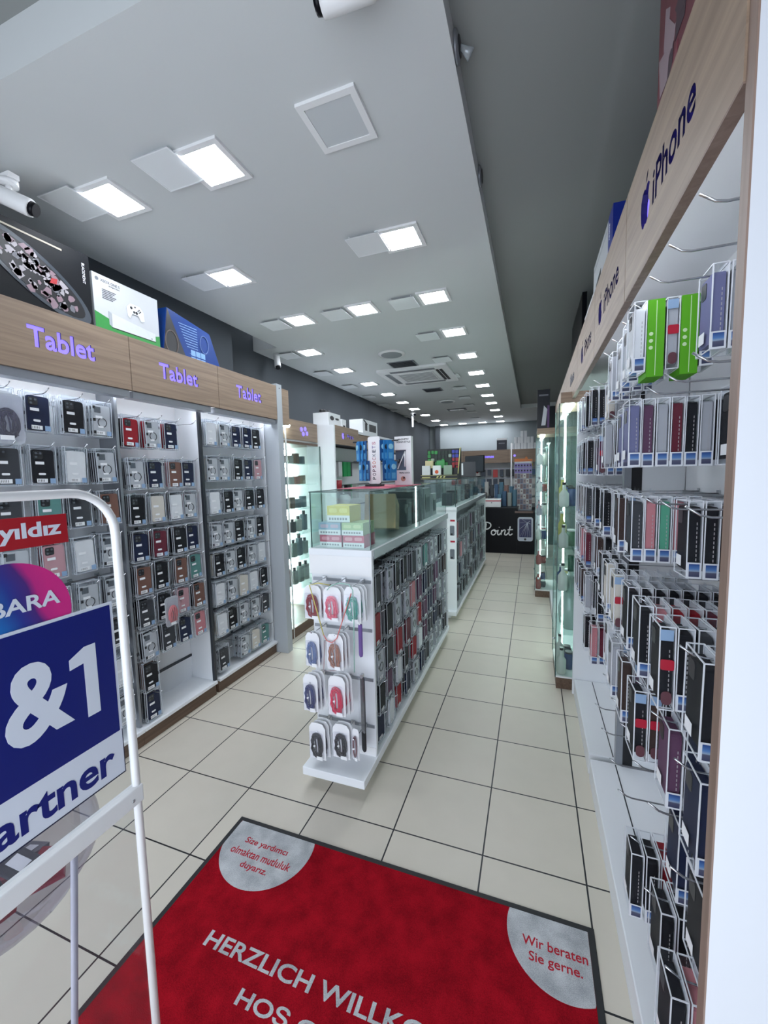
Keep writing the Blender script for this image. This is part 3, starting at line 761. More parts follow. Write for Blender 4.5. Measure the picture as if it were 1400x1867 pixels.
# white end panel and third unit
t = thing('shelf_unit', 'white panelled unit with oak header and a purple fruit sign behind the left glass cabinet', 'display wall', (0,0,0))
part('end_panel', B(-2.2, -1.5, 2.515, 2.545, 0, 2.19), white, t)
lp = fit_loops(text_loops('iPhone', .02), 2.86, 3.05, 2.06, 2.11)+[[Vector((2.76+a, 2.085+b)) for a, b in apple_poly(.09)]]
link('header', cut_sheet(2.547, 3.20, 1.98, 2.19, lp, .006, YU, ZU, (-1.50, 0, 0), oakY, navy), t)
part('header_backing', B(-1.522, -1.5075, 2.547, 3.20, 1.98, 2.19), oakY, t)
part('backlight', B(-1.5074, -1.5062, 2.70, 3.08, 2.03, 2.14), purple, t)
part('header_extension', B(-1.56, -1.54, 3.2, 5.2, 1.98, 2.18), oakY, t)
part('back_panel', B(-1.92, -1.90, 2.55, 6.6, .1, 2.0), white, t)
part('base', B(-1.98, -1.60, 2.55, 6.6, 0, .12), white, t)
part('top_board', B(-2.25, -1.525, 2.55, 5.2, 2.15, 2.18), white, t)
for z in (1.82, 1.5, 1.2, .9, .6): part('rail', B(-1.90, -1.89, 2.58, 6.5, z-.02, z), greymetal, t)
cols3 = [(40, 30, 36), (200, 200, 204), (24, 26, 32), (150, 24, 40), (210, 212, 214), (70, 74, 80), (36, 150, 84), (190, 190, 186)]
for ri, z in enumerate((1.80, 1.50, 1.20, .9, .6)):
    for k in range(7):
        y = 2.68+.15*k
        col = random.choice(cols3)
        if ri == 1 and k == 2: col = (150, 24, 40)
        if ri == 2 and k == 1: col = (36, 150, 84)
        if ri == 2 and k in (3, 4): col = (208, 210, 212)
        m = mat('goods_%d_%d_%d' % col, col, .4)
        link('accessory_carton', B(0, .05, -.05, .05, -.19, 0).mesh('accessory_carton', m), None, (-1.80+random.uniform(-.05, .08), y, z), None,
             'small accessory carton, %s on the %s row of the far left wall' % (HOOKN[k], ROWN[ri]), 'box', 'cartons on the far left wall')
for (y, z, c, lab) in ((2.78, 1.44, (150, 24, 40), 'red cup on the shelf ledge of the far left wall'), (2.95, 1.24, (206, 208, 210), 'round white speaker hanging on the far left wall')):
    o = link('cup' if c[0] == 150 else 'round_speaker', MB().lathe([(.04, 0), (.052, .13)] if c[0] == 150 else [(.05, 0), (.075, .03), (.075, .12), (.05, .15)], n=18).mesh('body', mat('goods_%d_%d_%d' % c, c, .4)), None, (-1.60, y, z), None, lab, 'cup' if c[0] == 150 else 'speaker')
    part('lid' if c[0] != 150 else 'rim', MB().lathe([(.054, .13), (.054, .137)] if c[0] == 150 else [(.05, .1505), (.05, .158)], n=18), black if c[0] != 150 else whitemat, o)
    part('ledge' if False else 'bracket', B(-.10, -.05, -.012, .012, -.006, 0), red_st if c[0] == 150 else black, o)
# cartons and camera gear on top of it
for (y0, y1, h, lab, dk) in ((2.56, 2.86, .16, 'white headset carton with dark picture on the far left unit', 1), (2.90, 3.02, .12, 'small white carton beside the headset carton', 0), (3.55, 4.10, .20, 'white carton with radio picture far along the left unit', 2)):
    t = thing('gadget_box', lab, 'box', (-1.68, (y0+y1)/2, 2.18))
    part('carton', B(-.10, .10, -(y1-y0)/2, (y1-y0)/2, 0, h), paper, t, bevel=.002)
    q = MB()
    if dk == 1:
        q.prism([(.05*math.cos(a*PI/10), .10+.025*math.sin(a*PI/10)) for a in range(20)], (.1005, -.07, 0), YU, ZU, XU, .001)
        q.prism([(.05*math.cos(a*PI/10), .10+.012*math.sin(a*PI/10)) for a in range(20)], (.1005, .06, 0), YU, ZU, XU, .001)
    elif dk == 2: q.box(.1005, .1015, -.20, -.12, .05, .15).box(.1005, .1015, -.05, .22, .05, .15).tube([(.102, -.25, .19), (.102, -.12, .14)], .008, 6)
    else: q.box(.1005, .101, -.03, .03, .03, .05)
    part('picture', q, black, t)
t = thing('headphones', 'black headphones lying on the white cartons of the far left unit', 'headphones', (-1.68, 2.66, 2.34))
part('band', MB().tube([(0, .06*math.cos(a*PI/8), .012+.0*a) for a in range(9)]+[], .012, 8), black, t)
part('ear_cup', MB().lathe([(.035, 0), (.04, .02), (.03, .04)], (0, .055, 0), 14), black, t); part('ear_cup', MB().lathe([(.035, 0), (.04, .02), (.03, .04)], (0, -.055, 0), 14), black, t)
t = thing('steering_toy', 'black curved handle part standing on the far left cartons', 'gadget', (-1.68, 3.12, 2.18))
part('arc', MB().tube([(0, .10*math.cos(PI*.0+a*PI/10)-.0, .10*math.sin(a*PI/10)+.03) for a in range(9)], .022, 8), black, t)
part('foot', B(-.03, .03, .07, .13, 0, .04), black, t)
# ================================================================== CENTRE GONDOLA (near)
GX0, GX1, GY0, GY1 = -.545, -.19, .29, 2.28
def gondola(name_label, x0, x1, y0, y1, front, zt, group):
    t = thing('gondola_shelf', name_label, 'shop shelf', (0,0,0), group=group)
    xm = (x0+x1)/2
    part('base', B(x0+.01, x1+.006, front, y1+.02, .068, .112), white, t, bevel=.003)
    part('foot', B(x0+.08, x1-.08, front+.12, y1-.1, 0, .068), white, t)
    part('end_panel', B(x0, x1, y0, y0+.022, .112, zt-.035), white, t, bevel=.001)
    part('end_panel', B(x0, x1, y1-.022, y1, .112, zt-.035), white, t)
    part('spine', B(xm-.015, xm+.015, y0+.022, y1-.022, .112, zt-.035), greymetal, t)
    part('top_frame', B(x0-.008, x1+.004, y0-.012, y1+.01, zt-.035, zt), greymetal if False else white, t, bevel=.002)
    part('edge_profile', B(x1, x1+.006, y0+.02, y1, zt-.05, zt-.002), greymetal, t)
    return t
g1 = gondola('white gondola in the aisle with strap packs on its near end', GX0, GX1, GY0, GY1, .10, 1.238, None)
part('fascia', B(GX0-.006, GX1+.002, GY0-.010, GY0, 1.10, 1.203), whitemat, g1)
part('bottom_lip', B(GX0+.002, GX1-.002, GY0-.004, GY0-.0005, .112, .16), whitemat, g1)
RZ = [1.075, .815, .545, .285]
for z in RZ: part('rail', B(GX0+.01, GX1-.008, GY0-.006, GY0, z-.012, z+.004), greymetal, g1)
hk = MB().tube([(0,0,0), (0,-.13,0), (0,-.155,.012)], .0026, 6).box(-.012, .012, -.004, .002, -.014, .010).mesh('hook', metal)
part('tag', MB().prism(rrect(.012, .022, .005), (GX1+.0005, GY0+.012, 1.145), YU, ZU, XU, .002), paper, g1)
SZ = [1.085, .87, .66, .465, .285]
SRAIL = [part('side_rail', B((GX0+GX1)/2+.0155, (GX0+GX1)/2+.023, GY0+.03, GY1-.03, z-.022, z-.004), darkmetal, g1) for z in SZ]

# ------------------------------------------------------------------ strap packs on the near end
def strap_pack(px0, py0, px1, py1, y, sty_col, word, lab, nback=1, shape='coil', backlab=None):
    """a clear-windowed white card pouch with a coiled cord, front at depth y"""
    a, b = at(px0, py0, 1, y), at(px1, py1, 1, y)
    w, h = abs(b.x-a.x), abs(a.z-b.z); cx, ztop = (a.x+b.x)/2, a.z
    cm = mat('cord_'+word.replace(' ', '_'), sty_col, .5, noise=.1, scale=60)
    for k in range(nback+1):
        yy = y + k*.026
        o = thing('strap_pack', lab if k == 0 else backlab % (['first', 'second', 'third'][k-1]), 'phone strap pack', (cx+k*.006, yy, ztop), (0, random.uniform(-.05, .05) if k else 0, random.uniform(-.06, .06)), 'phone strap packs on the near gondola end')
        poly = [(-w/2, -h), (w/2, -h), (w/2, -h*.14), (w*.34, -.004), (w*.1, 0), (-w*.1, 0), (-w*.34, -.004), (-w/2, -h*.14)]
        part('card', MB().prism(poly, (0, .004, 0), XU, ZU, YU, .004), paper, o, bevel=.001)
        cord = MB()
        if shape == 'coil':
            for q in range(5):
                ww, hh = w*(.34-.035*q), h*(.33-.03*q)
                ph = random.uniform(-.3, .3)
                pts = [(ww*math.copysign(abs(math.cos(i*PI/9))**.7, math.cos(i*PI/9))+.003*math.sin(3*i), -.003-.002*(q % 3)-.001*math.sin(2*i+q), -h*.60+hh*math.sin(i*PI/9+ph*.3)) for i in range(18)]
                cord.tube(pts, .0034, 5, 0, closed=True)
            for q in range(4):
                x0 = -w*.26+q*w*.17
                cord.tube([(x0, -.006, -h*.35), (x0+w*.08*math.sin(q), -.0085, -h*.6), (x0+w*.05, -.006, -h*.86)], .0033, 5, 0)
        else:
            cord.tube([(w*.22*math.cos(i*PI/10), -.005, -h*.55+h*.32*math.sin(i*PI/10)) for i in range(20)], .004, 6, 0, closed=True)
        part('cord', cord, cm, o, label='%s coiled cord' % word)
        win = MB().prism(rrect(w*.88, h*.74, w*.14, 3), (0, -.010, -h*.58), XU, ZU, YU, .0015)
        part('window', win, bag, o)
        if k == 0:
            part('sticker', MB().box(w*.02, w*.38, -.0115, -.0108, -h*.97, -h*.87, 0).prism(rrect(.014, .008, .003), (-w*.1, -.0112, -h*.6), (math.cos(.6), 0, math.sin(.6)), (-math.sin(.6), 0, math.cos(.6)), YU, -.0006, 0), paper, o)
    hx, hz = cx, ztop-.006
    part('hook', hk, None, g1, (cx, GY0-.006, max(min(RZ, key=lambda r: abs(r-hz)), 0)+.004-.0))
SP = [
 (553, 1066, 586, 1131, .145, (140, 28, 44), 'dark red', 'dark red cord pack, first in the top row of the near gondola end', 1, 'pack behind the dark red cord pack, %s one back'),
 (588, 1069, 622, 1135, .14, (222, 84, 112), 'pink', 'pink cord pack, middle of the top row of the near gondola end', 1, 'pack behind the pink cord pack, %s one back'),
 (626, 1069, 658, 1138, .15, (76, 164, 148), 'green', 'turquoise cord pack in the top row of the near gondola end', 2, 'pack behind the turquoise cord pack, %s one back'),
 (555, 1152, 583, 1218, .14, (104, 124, 168), 'blue', 'pale blue cord pack in the second row of the near gondola end', 1, 'pack behind the pale blue cord pack, %s one back'),
 (594, 1155, 626, 1224, .13, (160, 108, 88), 'copper', 'copper brown cord pack in the second row of the near gondola end', 2, 'pack behind the copper cord pack, %s one back'),
 (551, 1228, 580, 1300, .135, (36, 48, 104), 'navy blue', 'navy blue cord pack in the third row of the near gondola end', 2, 'pack behind the navy blue cord pack, %s one back'),
 (597, 1231, 630, 1309, .125, (214, 46, 84), 'crimson', 'crimson cord pack in the third row of the near gondola end', 2, 'pack behind the crimson cord pack, %s one back'),
 (562, 1316, 594, 1388, .13, (24, 24, 30), 'black', 'black cord pack, first in the bottom row of the near gondola end', 2, 'pack behind the first black cord pack, %s one back'),
 (605, 1318, 638, 1387, .13, (26, 26, 32), 'black', 'black cord pack with white tag, second in the bottom row', 1, 'pack behind the second black cord pack, %s one back'),
]
for (a, b, c, d, y, col, w, lab, nb, bl) in SP: strap_pack(a, b, c, d, y, col, w, lab, nb, 'coil', bl)
strap_pack(640, 1328, 655, 1388, .15, (112, 66, 70), 'brown', 'narrow pack with one brown loop at the end of the bottom row', 0, 'loop', '%s')
# hanging bands
def strip(name, lab, pts, r, col, cat):
    o = link(name, MB().tube(pts, r, 6).mesh(name, mat('strip_%d_%d_%d' % col, col, .5)), None, None, None, lab, cat)
    return o
y = .122
P = lambda px, py, yy=y: tuple(at(px, py, 1, yy))
strip('neck_strap', 'thin yellow and pink cord hanging in a V over the top row', [P(602, 1067, .16), P(580, 1063), P(564, 1067), P(576, 1108), P(590, 1158)], .0028, (206, 196, 110), 'phone strap')
o = bpy.data.objects['neck_strap']
part('pink_cord', MB().tube([P(590, 1158), P(596, 1168), P(605, 1172), P(614, 1164), P(640, 1082, .14)], .0026, 6), mat('cord_salmon', (216, 120, 116), .5), o, label='pink lower length of the cord')
part('phone_frame', MB().tube([P(592, 1168), P(610, 1169), P(613, 1222), P(590, 1224)], .003, 6, closed=True), clear('pink_clear', (232, 150, 146), .5), o, label='clear pink phone frame')
strip('neck_strap', 'thin pale green cord arching over the top row and hanging straight down', [P(596, 1076, .12), P(603, 1068, .12), P(618, 1063, .12), P(636, 1066, .12), P(643, 1076, .12), P(645, 1130, .12), P(646, 1226, .12)], .0024, (150, 196, 182), 'phone strap')
def band(name, lab, px, py0, py1, yy, w, col, n=2):
    a, b = at(px, py0, 1, yy), at(px, py1, 1, yy)
    t = thing(name, lab, 'strap', (a.x, yy, a.z))
    h = a.z-b.z
    for k in range(n):
        part('band', MB().prism(rrect(w, h, w*.48, 4), (-.004*k, .012*k, -h/2), (.8, -.6, 0), ZU, (.6, .8, 0), .008), mat('band_%d_%d_%d' % col[k], col[k], .5), t)
    part('clip', B(-.006, .006, -.004, .02, -.002, .016), metal, t)
    return t
band('wrist_strap', 'purple fabric strap hanging beside the second row', 655, 1138, 1198, .19, .026, [(120, 92, 160), (96, 70, 130)])
band('carry_pouch', 'long black strap pack in a clear bag beside the third row', 659, 1236, 1370, .185, .032, [(20, 20, 26), (58, 56, 96)])
t = bpy.data.objects['carry_pouch']
part('clear_bag', MB().prism(rrect(.06, .30, .01), (.0, -.012, -.13), (.8, -.6, 0), ZU, (.6, .8, 0), .002), bag, t)

# ------------------------------------------------------------------ packs on the aisle side of the gondola
def side_packs(y0, y1, x_sp, xfront, rows, hooksN, tag, group, nm, parts=True, seed=3, fixed={}, owner=None):
    rnd = random.Random(seed)
    dy = (y1-y0)/hooksN
    for ri, z in enumerate(rows):
        PH = min(.20, (z-rows[ri+1])-.006 if ri < len(rows)-1 else .165)
        for hi in range(hooksN):
            y = y0+dy*(hi+.5)
            L = xfront-x_sp-.012
            if owner: link('hook', hook_mesh(round(L, 3)), owner[ri], (x_sp+.01, y, z+.001))
            sty = fixed.get((ri, hi))
            if sty is None:
                a = rnd.choice(['black', 'black', 'grey', 'black', 'clear', 'navy', 'grey', 'silver', 'clear', 'plum', 'choc'])
                sty = [a]+[rnd.choice([a, a, 'black', 'grey', 'clear', 'silver']) for _ in range(rnd.choice([1, 2, 2]))]
            x = xfront-.012-rnd.random()*.02
            for k, s in enumerate(sty):
                lab = '%s pack, %s on %s hook, %s row, %s' % (STY[s][0], STK[k], HOOKN[hi], ROWN[ri], tag)
                o = link(nm, shell_mesh(.105, PH, .018), None, (x-.018, y+rnd.uniform(-.004, .004), z), (rnd.uniform(-.03, .03), 0, rnd.uniform(-.06, .06)), lab, 'accessory pack', group)
                link('phone_case', case_mesh(s, .105, PH, .018), o)
                if parts and k == 0: put_labels(o, .105, PH, .018, True)
                x -= .031
fx1 = {(0, 0): ['grey', 'clear'], (1, 0): ['red', 'cream', 'red'], (1, 1): ['black', 'grey'], (0, 2): ['black', 'black', 'black'], (0, 3): ['black', 'clear', 'black'], (1, 3): ['silver', 'clear', 'choc'], (1, 4): ['rose', 'cream', 'choc'],
       (2, 2): ['red', 'rose', 'clear'], (2, 3): ['wine', 'black'], (3, 3): ['black', 'black'], (2, 5): ['red', 'black'], (3, 4): ['red', 'red'], (4, 0): ['navy', 'clear', 'red'], (4, 1): ['white', 'white'], (4, 2): ['red', 'white'], (3, 2): ['white', 'clear', 'red'],
       (0, 7): ['silver', 'silver'], (0, 8): ['silver', 'white'], (0, 6): ['teal', 'grey'], (3, 5): ['white', 'clear']}
xm = (GX0+GX1)/2
side_packs(GY0+.03, GY1-.03, xm+.015, -.178, [1.085, .87, .66, .465, .285], 11, 'aisle side of near gondola', 'packs on the near gondola side', 'accessory_pack', True, 5, fx1, SRAIL)

# ------------------------------------------------------------------ glass case on the gondola
def glass_case(lab, x0, x1, y0, y1, z0, z1):
    t = thing('glass_case', lab, 'showcase', (0,0,0)); e = .005
    part('front_pane', B(x0, x1, y0, y0+e, z0, z1), glass, t)
    part('side_pane', B(x1-e, x1, y0+e, y1, z0, z1), glass, t)
    part('side_pane', B(x0, x0+e, y0+e, y1, z0, z1), glass, t)
    part('top_pane', B(x0-.004, x1+.004, y0-.004, y1, z1, z1+.006), glass, t)
    ed = MB()
    for x in (x0, x1): ed.box(x-.0025, x+.0025, y0-.002, y0+.003, z0, z1)
    ed.box(x0-.005, x1+.005, y0-.005, y0-.001, z1, z1+.006).box(x1+.002, x1+.005, y0, y1, z1, z1+.006).box(x0-.005, x0-.002, y0, y1, z1, z1+.006)
    ed.box(x1-.001, x1+.0015, (y0+y1)/2-.002, (y0+y1)/2+.002, z0, z1).box(x1-.001, x1+.0015, y1-.004, y1, z0, z1)
    part('glass_edge', ed, glassedge, t)
    return t
gc = glass_case('clear glass case on top of the near gondola', GX0+.003, GX1-.008, GY0+.006, GY1-.03, 1.2385, 1.537)
part('floor_board', B(GX0+.012, GX1-.016, GY0+.016, GY1-.04, 1.2385, 1.241), white, gc)
def carton(name, lab, x0, x1, y0, y1, z0, z1, tops, group=None, rz=0):
    """a small printed carton with a coloured upper band and white lower band"""
    t = thing(name, lab, 'carton', ((x0+x1)/2, (y0+y1)/2, z0), (0,0,rz), group)
    w, d, h = x1-x0, y1-y0, z1-z0
    part('body', B(-w/2, w/2, -d/2, d/2, 0, h), mat('carton_%d_%d_%d' % tops[0], tops[0], .4, noise=.04), t)
    part('lower_band', B(-w/2, w/2, -d/2-.0008, -d/2, 0, h*.42), paper, t)
    q = MB()
    for i in range(7): q.box(-w*.42+i*w*.12, -w*.42+i*w*.12+w*.08, -d/2-.0014, -d/2-.0008, h*.14, h*.28, 0)
    for i in range(2): q.prism(rrect(w*.36, h*.28, h*.1, 2), (-w*.23+i*w*.46, -d/2-.0008, h*.72), XU, ZU, YU, -.0006, 1)
    part('print', q, [mat('print_grey2', (150, 152, 156), .5), mat('carton_b_%d_%d_%d' % tops[1], tops[1], .4)], t)
    return t
cy0 = GY0+.03
c = [(at(584, 1000, 1, cy0).x, at(623, 1000, 1, cy0).x), (at(626, 1000, 1, cy0).x, at(664, 1000, 1, cy0).x)]
zb, zm, ztp = 1.2415, 1.2415+.066, 1.2415+.133
carton('vape_carton', 'pink and white carton, lower left of the stack in the glass case', c[0][0], c[0][1], cy0, cy0+.16, zb, zm-.001, ((196, 96, 120), (226, 150, 166)), 'cartons in the glass case')
carton('vape_carton', 'pink and white carton, lower right of the stack in the glass case', c[1][0], c[1][1], cy0, cy0+.16, zb, zm-.001, ((200, 90, 116), (230, 160, 172)), 'cartons in the glass case')
carton('vape_carton', 'pale blue and white carton on the left pink carton', c[0][0]-.006, c[0][1]-.004, cy0, cy0+.16, zm, ztp-.001, ((150, 178, 200), (200, 180, 200)), 'cartons in the glass case')
carton('vape_carton', 'pale green and white carton on the right pink carton', c[1][0]-.006, c[1][1]-.004, cy0, cy0+.16, zm, ztp-.001, ((178, 202, 150), (206, 220, 170)), 'cartons in the glass case')
a, b = at(597, 952, 1, cy0+.02), at(637, 928, 1, cy0+.02)
carton('vape_carton', 'yellow carton on top of the stack in the glass case', a.x, b.x, cy0+.02, cy0+.17, ztp, ztp+.088, ((214, 204, 96), (228, 222, 130)), 'cartons in the glass case')
kraft = mat('kraft_carton', (176, 158, 116), .6)
t = thing('cardboard_box', 'tilted brown cardboard box inside the glass case', 'box', (-.345, .86, 1.2415), (0,0,.25))
part('carton', MB().prism([(-.20, .06), (.17, 0), (.23, .17), (-.12, .265)], (-.085, 0, 0), YU, ZU, XU, .19), kraft, t, bevel=.002)
part('print', MB().prism([(-.10, .09), (.13, .05), (.16, .15), (-.07, .20)], (.1052, 0, 0), YU, ZU, XU, .001, 0), mat('kraft_print', (150, 132, 98), .6), t)
part('flap_mark', MB().box(-.04, .02, -.06, .0, 0, .001), black, t, (0, .02, .262), (-.28, 0, 0))
t = thing('smart_watch_box', 'dark grey printed box leaning in front of the cardboard box', 'box', (-.40, .60, 1.2415), (0, .0, .5))
part('carton', B(-.04, .04, -.03, .03, 0, .11), mat('slate_box', (46, 56, 76), .4, noise=.3, scale=60), t)
for k, (y, w, d, h, col, lab) in enumerate(((1.26, .2, .14, .20, (24, 34, 44), 'dark teal device box behind the cardboard box in the glass case'), (1.46, .2, .2, .25, (30, 36, 42), 'tall dark device box mid way in the glass case'), (1.60, .22, .05, .27, (130, 136, 142), 'grey upright panel in the glass case'),
                                            (1.82, .2, .24, .26, (146, 150, 156), 'grey device carton near the far end of the glass case'), (2.08, .2, .16, .20, (176, 180, 184), 'pale carton at the far end of the glass case'))):
    t = thing('device_box', lab, 'box', (-.37, y, 1.2415)); m = mat('dev_%d_%d_%d' % col, col, .45, noise=.15, scale=14)
    part('carton', B(-w/2, w/2, -d/2, d/2, 0, h), m, t, bevel=.003)
    part('print', MB().box(w/2, w/2+.001, -d*.3, d*.3, h*.2, h*.7, 0).box(w/2, w/2+.0012, -d*.36, -d*.3, h*.3, h*.8, 1), [mat('dev_print', (70, 80, 92), .3), black], t)
# things on top of the glass case
t = thing('counter_mat', 'thin pink red mat lying on the glass case', 'mat', (0,0,1.5435))
part('sheet', B(-.535, -.205, .62, 1.36, 0, .003), mat('pink_mat', (176, 40, 76), .5, noise=.3, scale=18), t)
part('edge', B(-.535, -.205, .612, .62, 0, .0034), mat('pink_mat_edge', (216, 120, 140), .5), t)
zt = 1.547
t = thing('grip_display', 'white lettered stand hung with blue phone grip packs on the glass case', 'display stand', (-.44, 1.0, zt))
part('foot', B(-.05, .05, -.05, .06, 0, .012), black, t)
part('column', B(-.03, .03, -.02, .05, .012, .325), black, t)
part('front_strip', MB().prism(rrect(.088, .318, .014), (.012, -.030, .175), XU, ZU, YU, .008), whitemat, t, bevel=.001)
cols = [(22, 24, 44), (40, 44, 66), (90, 40, 70), (150, 60, 70), (196, 110, 70), (170, 120, 130), (120, 130, 140), (60, 62, 84), (90, 70, 140), (190, 130, 150)]
lm = []
for k, ch in enumerate('POPSOCKETS'):
    zz = .045+.0262*k
    lm.append(letters(ch, mat('strip_ink_%d' % k, cols[k], .5), 0, .019, 0, .024, (0,0,1), (-1,0,0), (.024, -.0305, zz), .0008, bold=.015))
link('lettering', join(lm), t)
armm = MB()
for z in (.30, .165): armm.box(-.155, .175, .0, .012, z, z+.010)
part('arm', armm, black, t)
blue1, blue2 = mat('grip_blue', (44, 128, 192), .35), mat('grip_darkblue', (30, 88, 146), .4)
n = 0
for (sx, sn) in ((-1, 'left'), (1, 'right')):
    for (z, rn) in ((.30, 'upper'), (.165, 'lower')):
        for k in range(3):
            xx = (-.055-.030*k) if sx < 0 else (.078+.022*k)
            xx += (.018 if z < .2 else 0)
            o = thing('grip_pack', 'blue phone grip pack, %s row, %s side of the white lettered strip, %s outward' % (rn, sn, ['first', 'second', 'third'][k]), 'accessory pack', (-.44+xx, .985-.012+.01*k, zt+z), (0,0,sx*.9+.1), 'blue grip packs on the stand')
            part('card', B(-.028, .028, -.003, .003, -.128, .008), blue1 if k else blue2, o, bevel=.001)
            part('grip', MB().lathe([(.018, -.009), (.018, -.003)], (0, 0, -.035), 14, ax=1), mat('grip_disc_%d' % (k % 2), [(150, 205, 225), (20, 24, 40)][k % 2], .3), o)
            part('print', B(-.016, .016, -.0036, -.003, -.115, -.075), mat('grip_print', (90, 168, 214), .4), o)
t = thing('phone_holder_box', 'white phone holder carton with a cut out window on the glass case', 'box', (-.287, 1.2, zt))
frame = MB()
for q in ((-.062, .062, .25, .345), (-.062, .062, 0, .105), (.022, .062, .105, .25)): frame.box(q[0], q[1], -.025, .025, q[2], q[3])
frame.box(-.062, .022, .02, .025, .105, .25)
part('carton', frame, whitemat, t, bevel=.001)
part('inner_card', B(-.061, .021, -.003, .0, .106, .249), mat('slate_card', (84, 96, 112), .5), t)
part('pen', MB().tube([(-.045, -.010, .115), (.01, -.010, .235)], .004, 6).tube([(.01, -.01, .13), (.012, -.01, .24)], .006, 6), whitemat, t)
part('holder', MB().prism(circ(.016, 10), (-.03, -.012, .17), XU, ZU, YU, .008), black, t)
part('lettering', join([letters('MAGNETIC', black, -.035, .045, .318, .330, XU, ZU, (0, -.0255, 0), .0008, bold=.02), letters('DESIGN STYLE', black, -.05, .055, .300, .312, XU, ZU, (0, -.0255, 0), .0008, bold=.02),
                        letters('TRIPLE LOCK', black, -.03, .05, .082, .092, XU, ZU, (0, -.0255, 0), .0008, bold=.02)]), None, t)
part('picture', MB().prism(circ(.018, 14), (0, -.0256, .045), XU, ZU, YU, .0006, 0).prism(circ(.007, 10), (.006, -.0262, .052), XU, ZU, YU, .0006, 1), [mat('skin_print', (190, 140, 122), .5), black], t)

# ================================================================== GONDOLA BEHIND
HY0, HY1 = 2.77, 5.7
g2 = gondola('second white gondola behind the near one, with red marked posters on its end', GX0, GX1, HY0, HY1, 2.70, 1.255, None)
for (z0, z1, k) in ((.92, 1.13, 0), (.66, .90, 1)):
    o = link('poster', B(-.30, -.20, HY0-.003, HY0-.0005, z0, z1).mesh('poster', paper), None, None, None, ['upper white poster with red tab on the second gondola end', 'lower white poster with red tab on the second gondola end'][k], 'poster')
    part('red_tab', B(-.255, -.205, HY0-.0042, HY0-.003, z1-.03, z1-.01), red_st, o)
    part('picture', MB().prism(rrect(.05, .11, .01), (-.235, HY0-.003, z0+.08), XU, ZU, YU, -.001, 0).box(-.25, -.23, HY0-.0045, HY0-.004, z0+.03, z0+.05, 1), [mat('poster_grey', (110, 116, 124), .5), black], o)
fx2 = {(0, 0): ['red', 'wine'], (0, 1): ['grey', 'black'], (1, 1): ['rose', 'black']}
side_packs(HY0+.04, HY1-.05, xm+.015, -.178, [1.08, .83, .58, .33], 13, 'second gondola', 'packs on the second gondola side', 'hanging_pack', False, 9, fx2, None)
gc2 = glass_case('clear glass case on top of the second gondola', GX0+.003, GX1-.008, HY0+.006, HY1-.03, 1.2555, 1.55)
for k in range(9):
    col = random.choice([(26, 32, 44), (40, 46, 56), (120, 128, 136), (20, 24, 40), (160, 168, 172)])
    h = random.uniform(.08, .22)
    goods('device_box', '%s device box, %s from the near end of the second glass case' % ('dark' if col[0] < 60 else 'grey', HOOKN[k]), 'box', -.34+random.uniform(-.04, .03), HY0+.25+.28*k, 1.258, .12, .15, h, col, 'device boxes in the second glass case')
# snack display
t = thing('cartridge_display', 'black and green slanted counter display of small packs', 'display stand', (-.43, 3.2, 1.556))
dk = mat('display_black', (18, 22, 20), .35)
yl = mat('display_stripe', (196, 190, 120), .4)
part('tray', B(-.24, .20, -.10, .10, 0, .05), dk, t)
part('tray_line', MB().box(-.235, .195, -.1012, -.10, .004, .008).box(-.235, .195, -.1012, -.10, .042, .046), yl, t)
part('tray_print', MB().box(-.22, -.12, -.1014, -.10, .018, .03).prism([(0, 0), (.02, 0), (.03, .02), (.01, .02)], (-.05, -.10, .015), XU, ZU, YU, -.0014).prism([(0, 0), (.02, 0), (.03, .02), (.01, .02)], (-.01, -.10, .015), XU, ZU, YU, -.0014).prism([(0, 0), (.02, 0), (.03, .02), (.01, .02)], (.03, -.10, .015), XU, ZU, YU, -.0014), yl, t)
part('side_wing', MB().prism([(-.10, .0), (.10, 0), (.10, .36), (.05, .36), (-.10, .06)], (.20, 0, 0), YU, ZU, XU, .012), dk, t)
part('side_line', MB().tube([(.206, -.10, .06), (.206, .05, .36), (.206, .10, .365)], .006, 5), yl, t)
part('back_card', B(-.20, .20, .09, .10, .05, .36), dk, t)
pq = MB(); gcol = [mat('snack_green', (48, 138, 66), .4), mat('snack_red', (160, 40, 50), .4), mat('snack_blue', (60, 70, 170), .4), mat('snack_dark', (24, 44, 34), .4), mat('snack_pale', (150, 166, 150), .4)]
sr = random.Random(4)
for k in range(9):
    for j in range(6):
        m_ = 2 if (k > 6 and j > 3) else (1 if k > 6 else sr.choice([0, 0, 3, 3, 3, 4]))
        w_ = sr.uniform(.028, .040)
        pq.prism(rrect(w_, .038, .006, 2), (-.172+.042*k, .0895, .085+.047*j+sr.uniform(-.004, .004)), XU, ZU, YU, -.012-.006*sr.random(), m_)
part('card_print', pq, gcol, t)
for k, (x, z, col) in enumerate(((-.18, .05, (206, 210, 208)), (-.05, .05, (222, 224, 220)), (.08, .05, (140, 160, 140)), (-.16, .17, (206, 196, 150)), (-.02, .16, (70, 150, 84)))):
    yy = -.05 if z < .1 else .03
    o = goods('snack_pack', ['white pack at the left front of the slanted display', 'white pack with orange spot at the middle front of the slanted display', 'grey green pack at the right front of the slanted display', 'cream pack in the second tier of the slanted display', 'green pack in the second tier of the slanted display'][k], 'pack', -.43+x, 3.2+yy, 1.556+.0505 if z < .1 else 1.556+.13, .10, .035, .11 if z < .1 else .09, col, 'packs in the slanted display')
    if k == 1: part('orange_spot', MB().prism(circ(.022, 12), (0, -.0176, .035), XU, ZU, YU, -.001), mat('spot_orange', (206, 84, 40), .4), o)
part('step', B(-.22, .19, -.005, .088, .05, .13), dk, t)
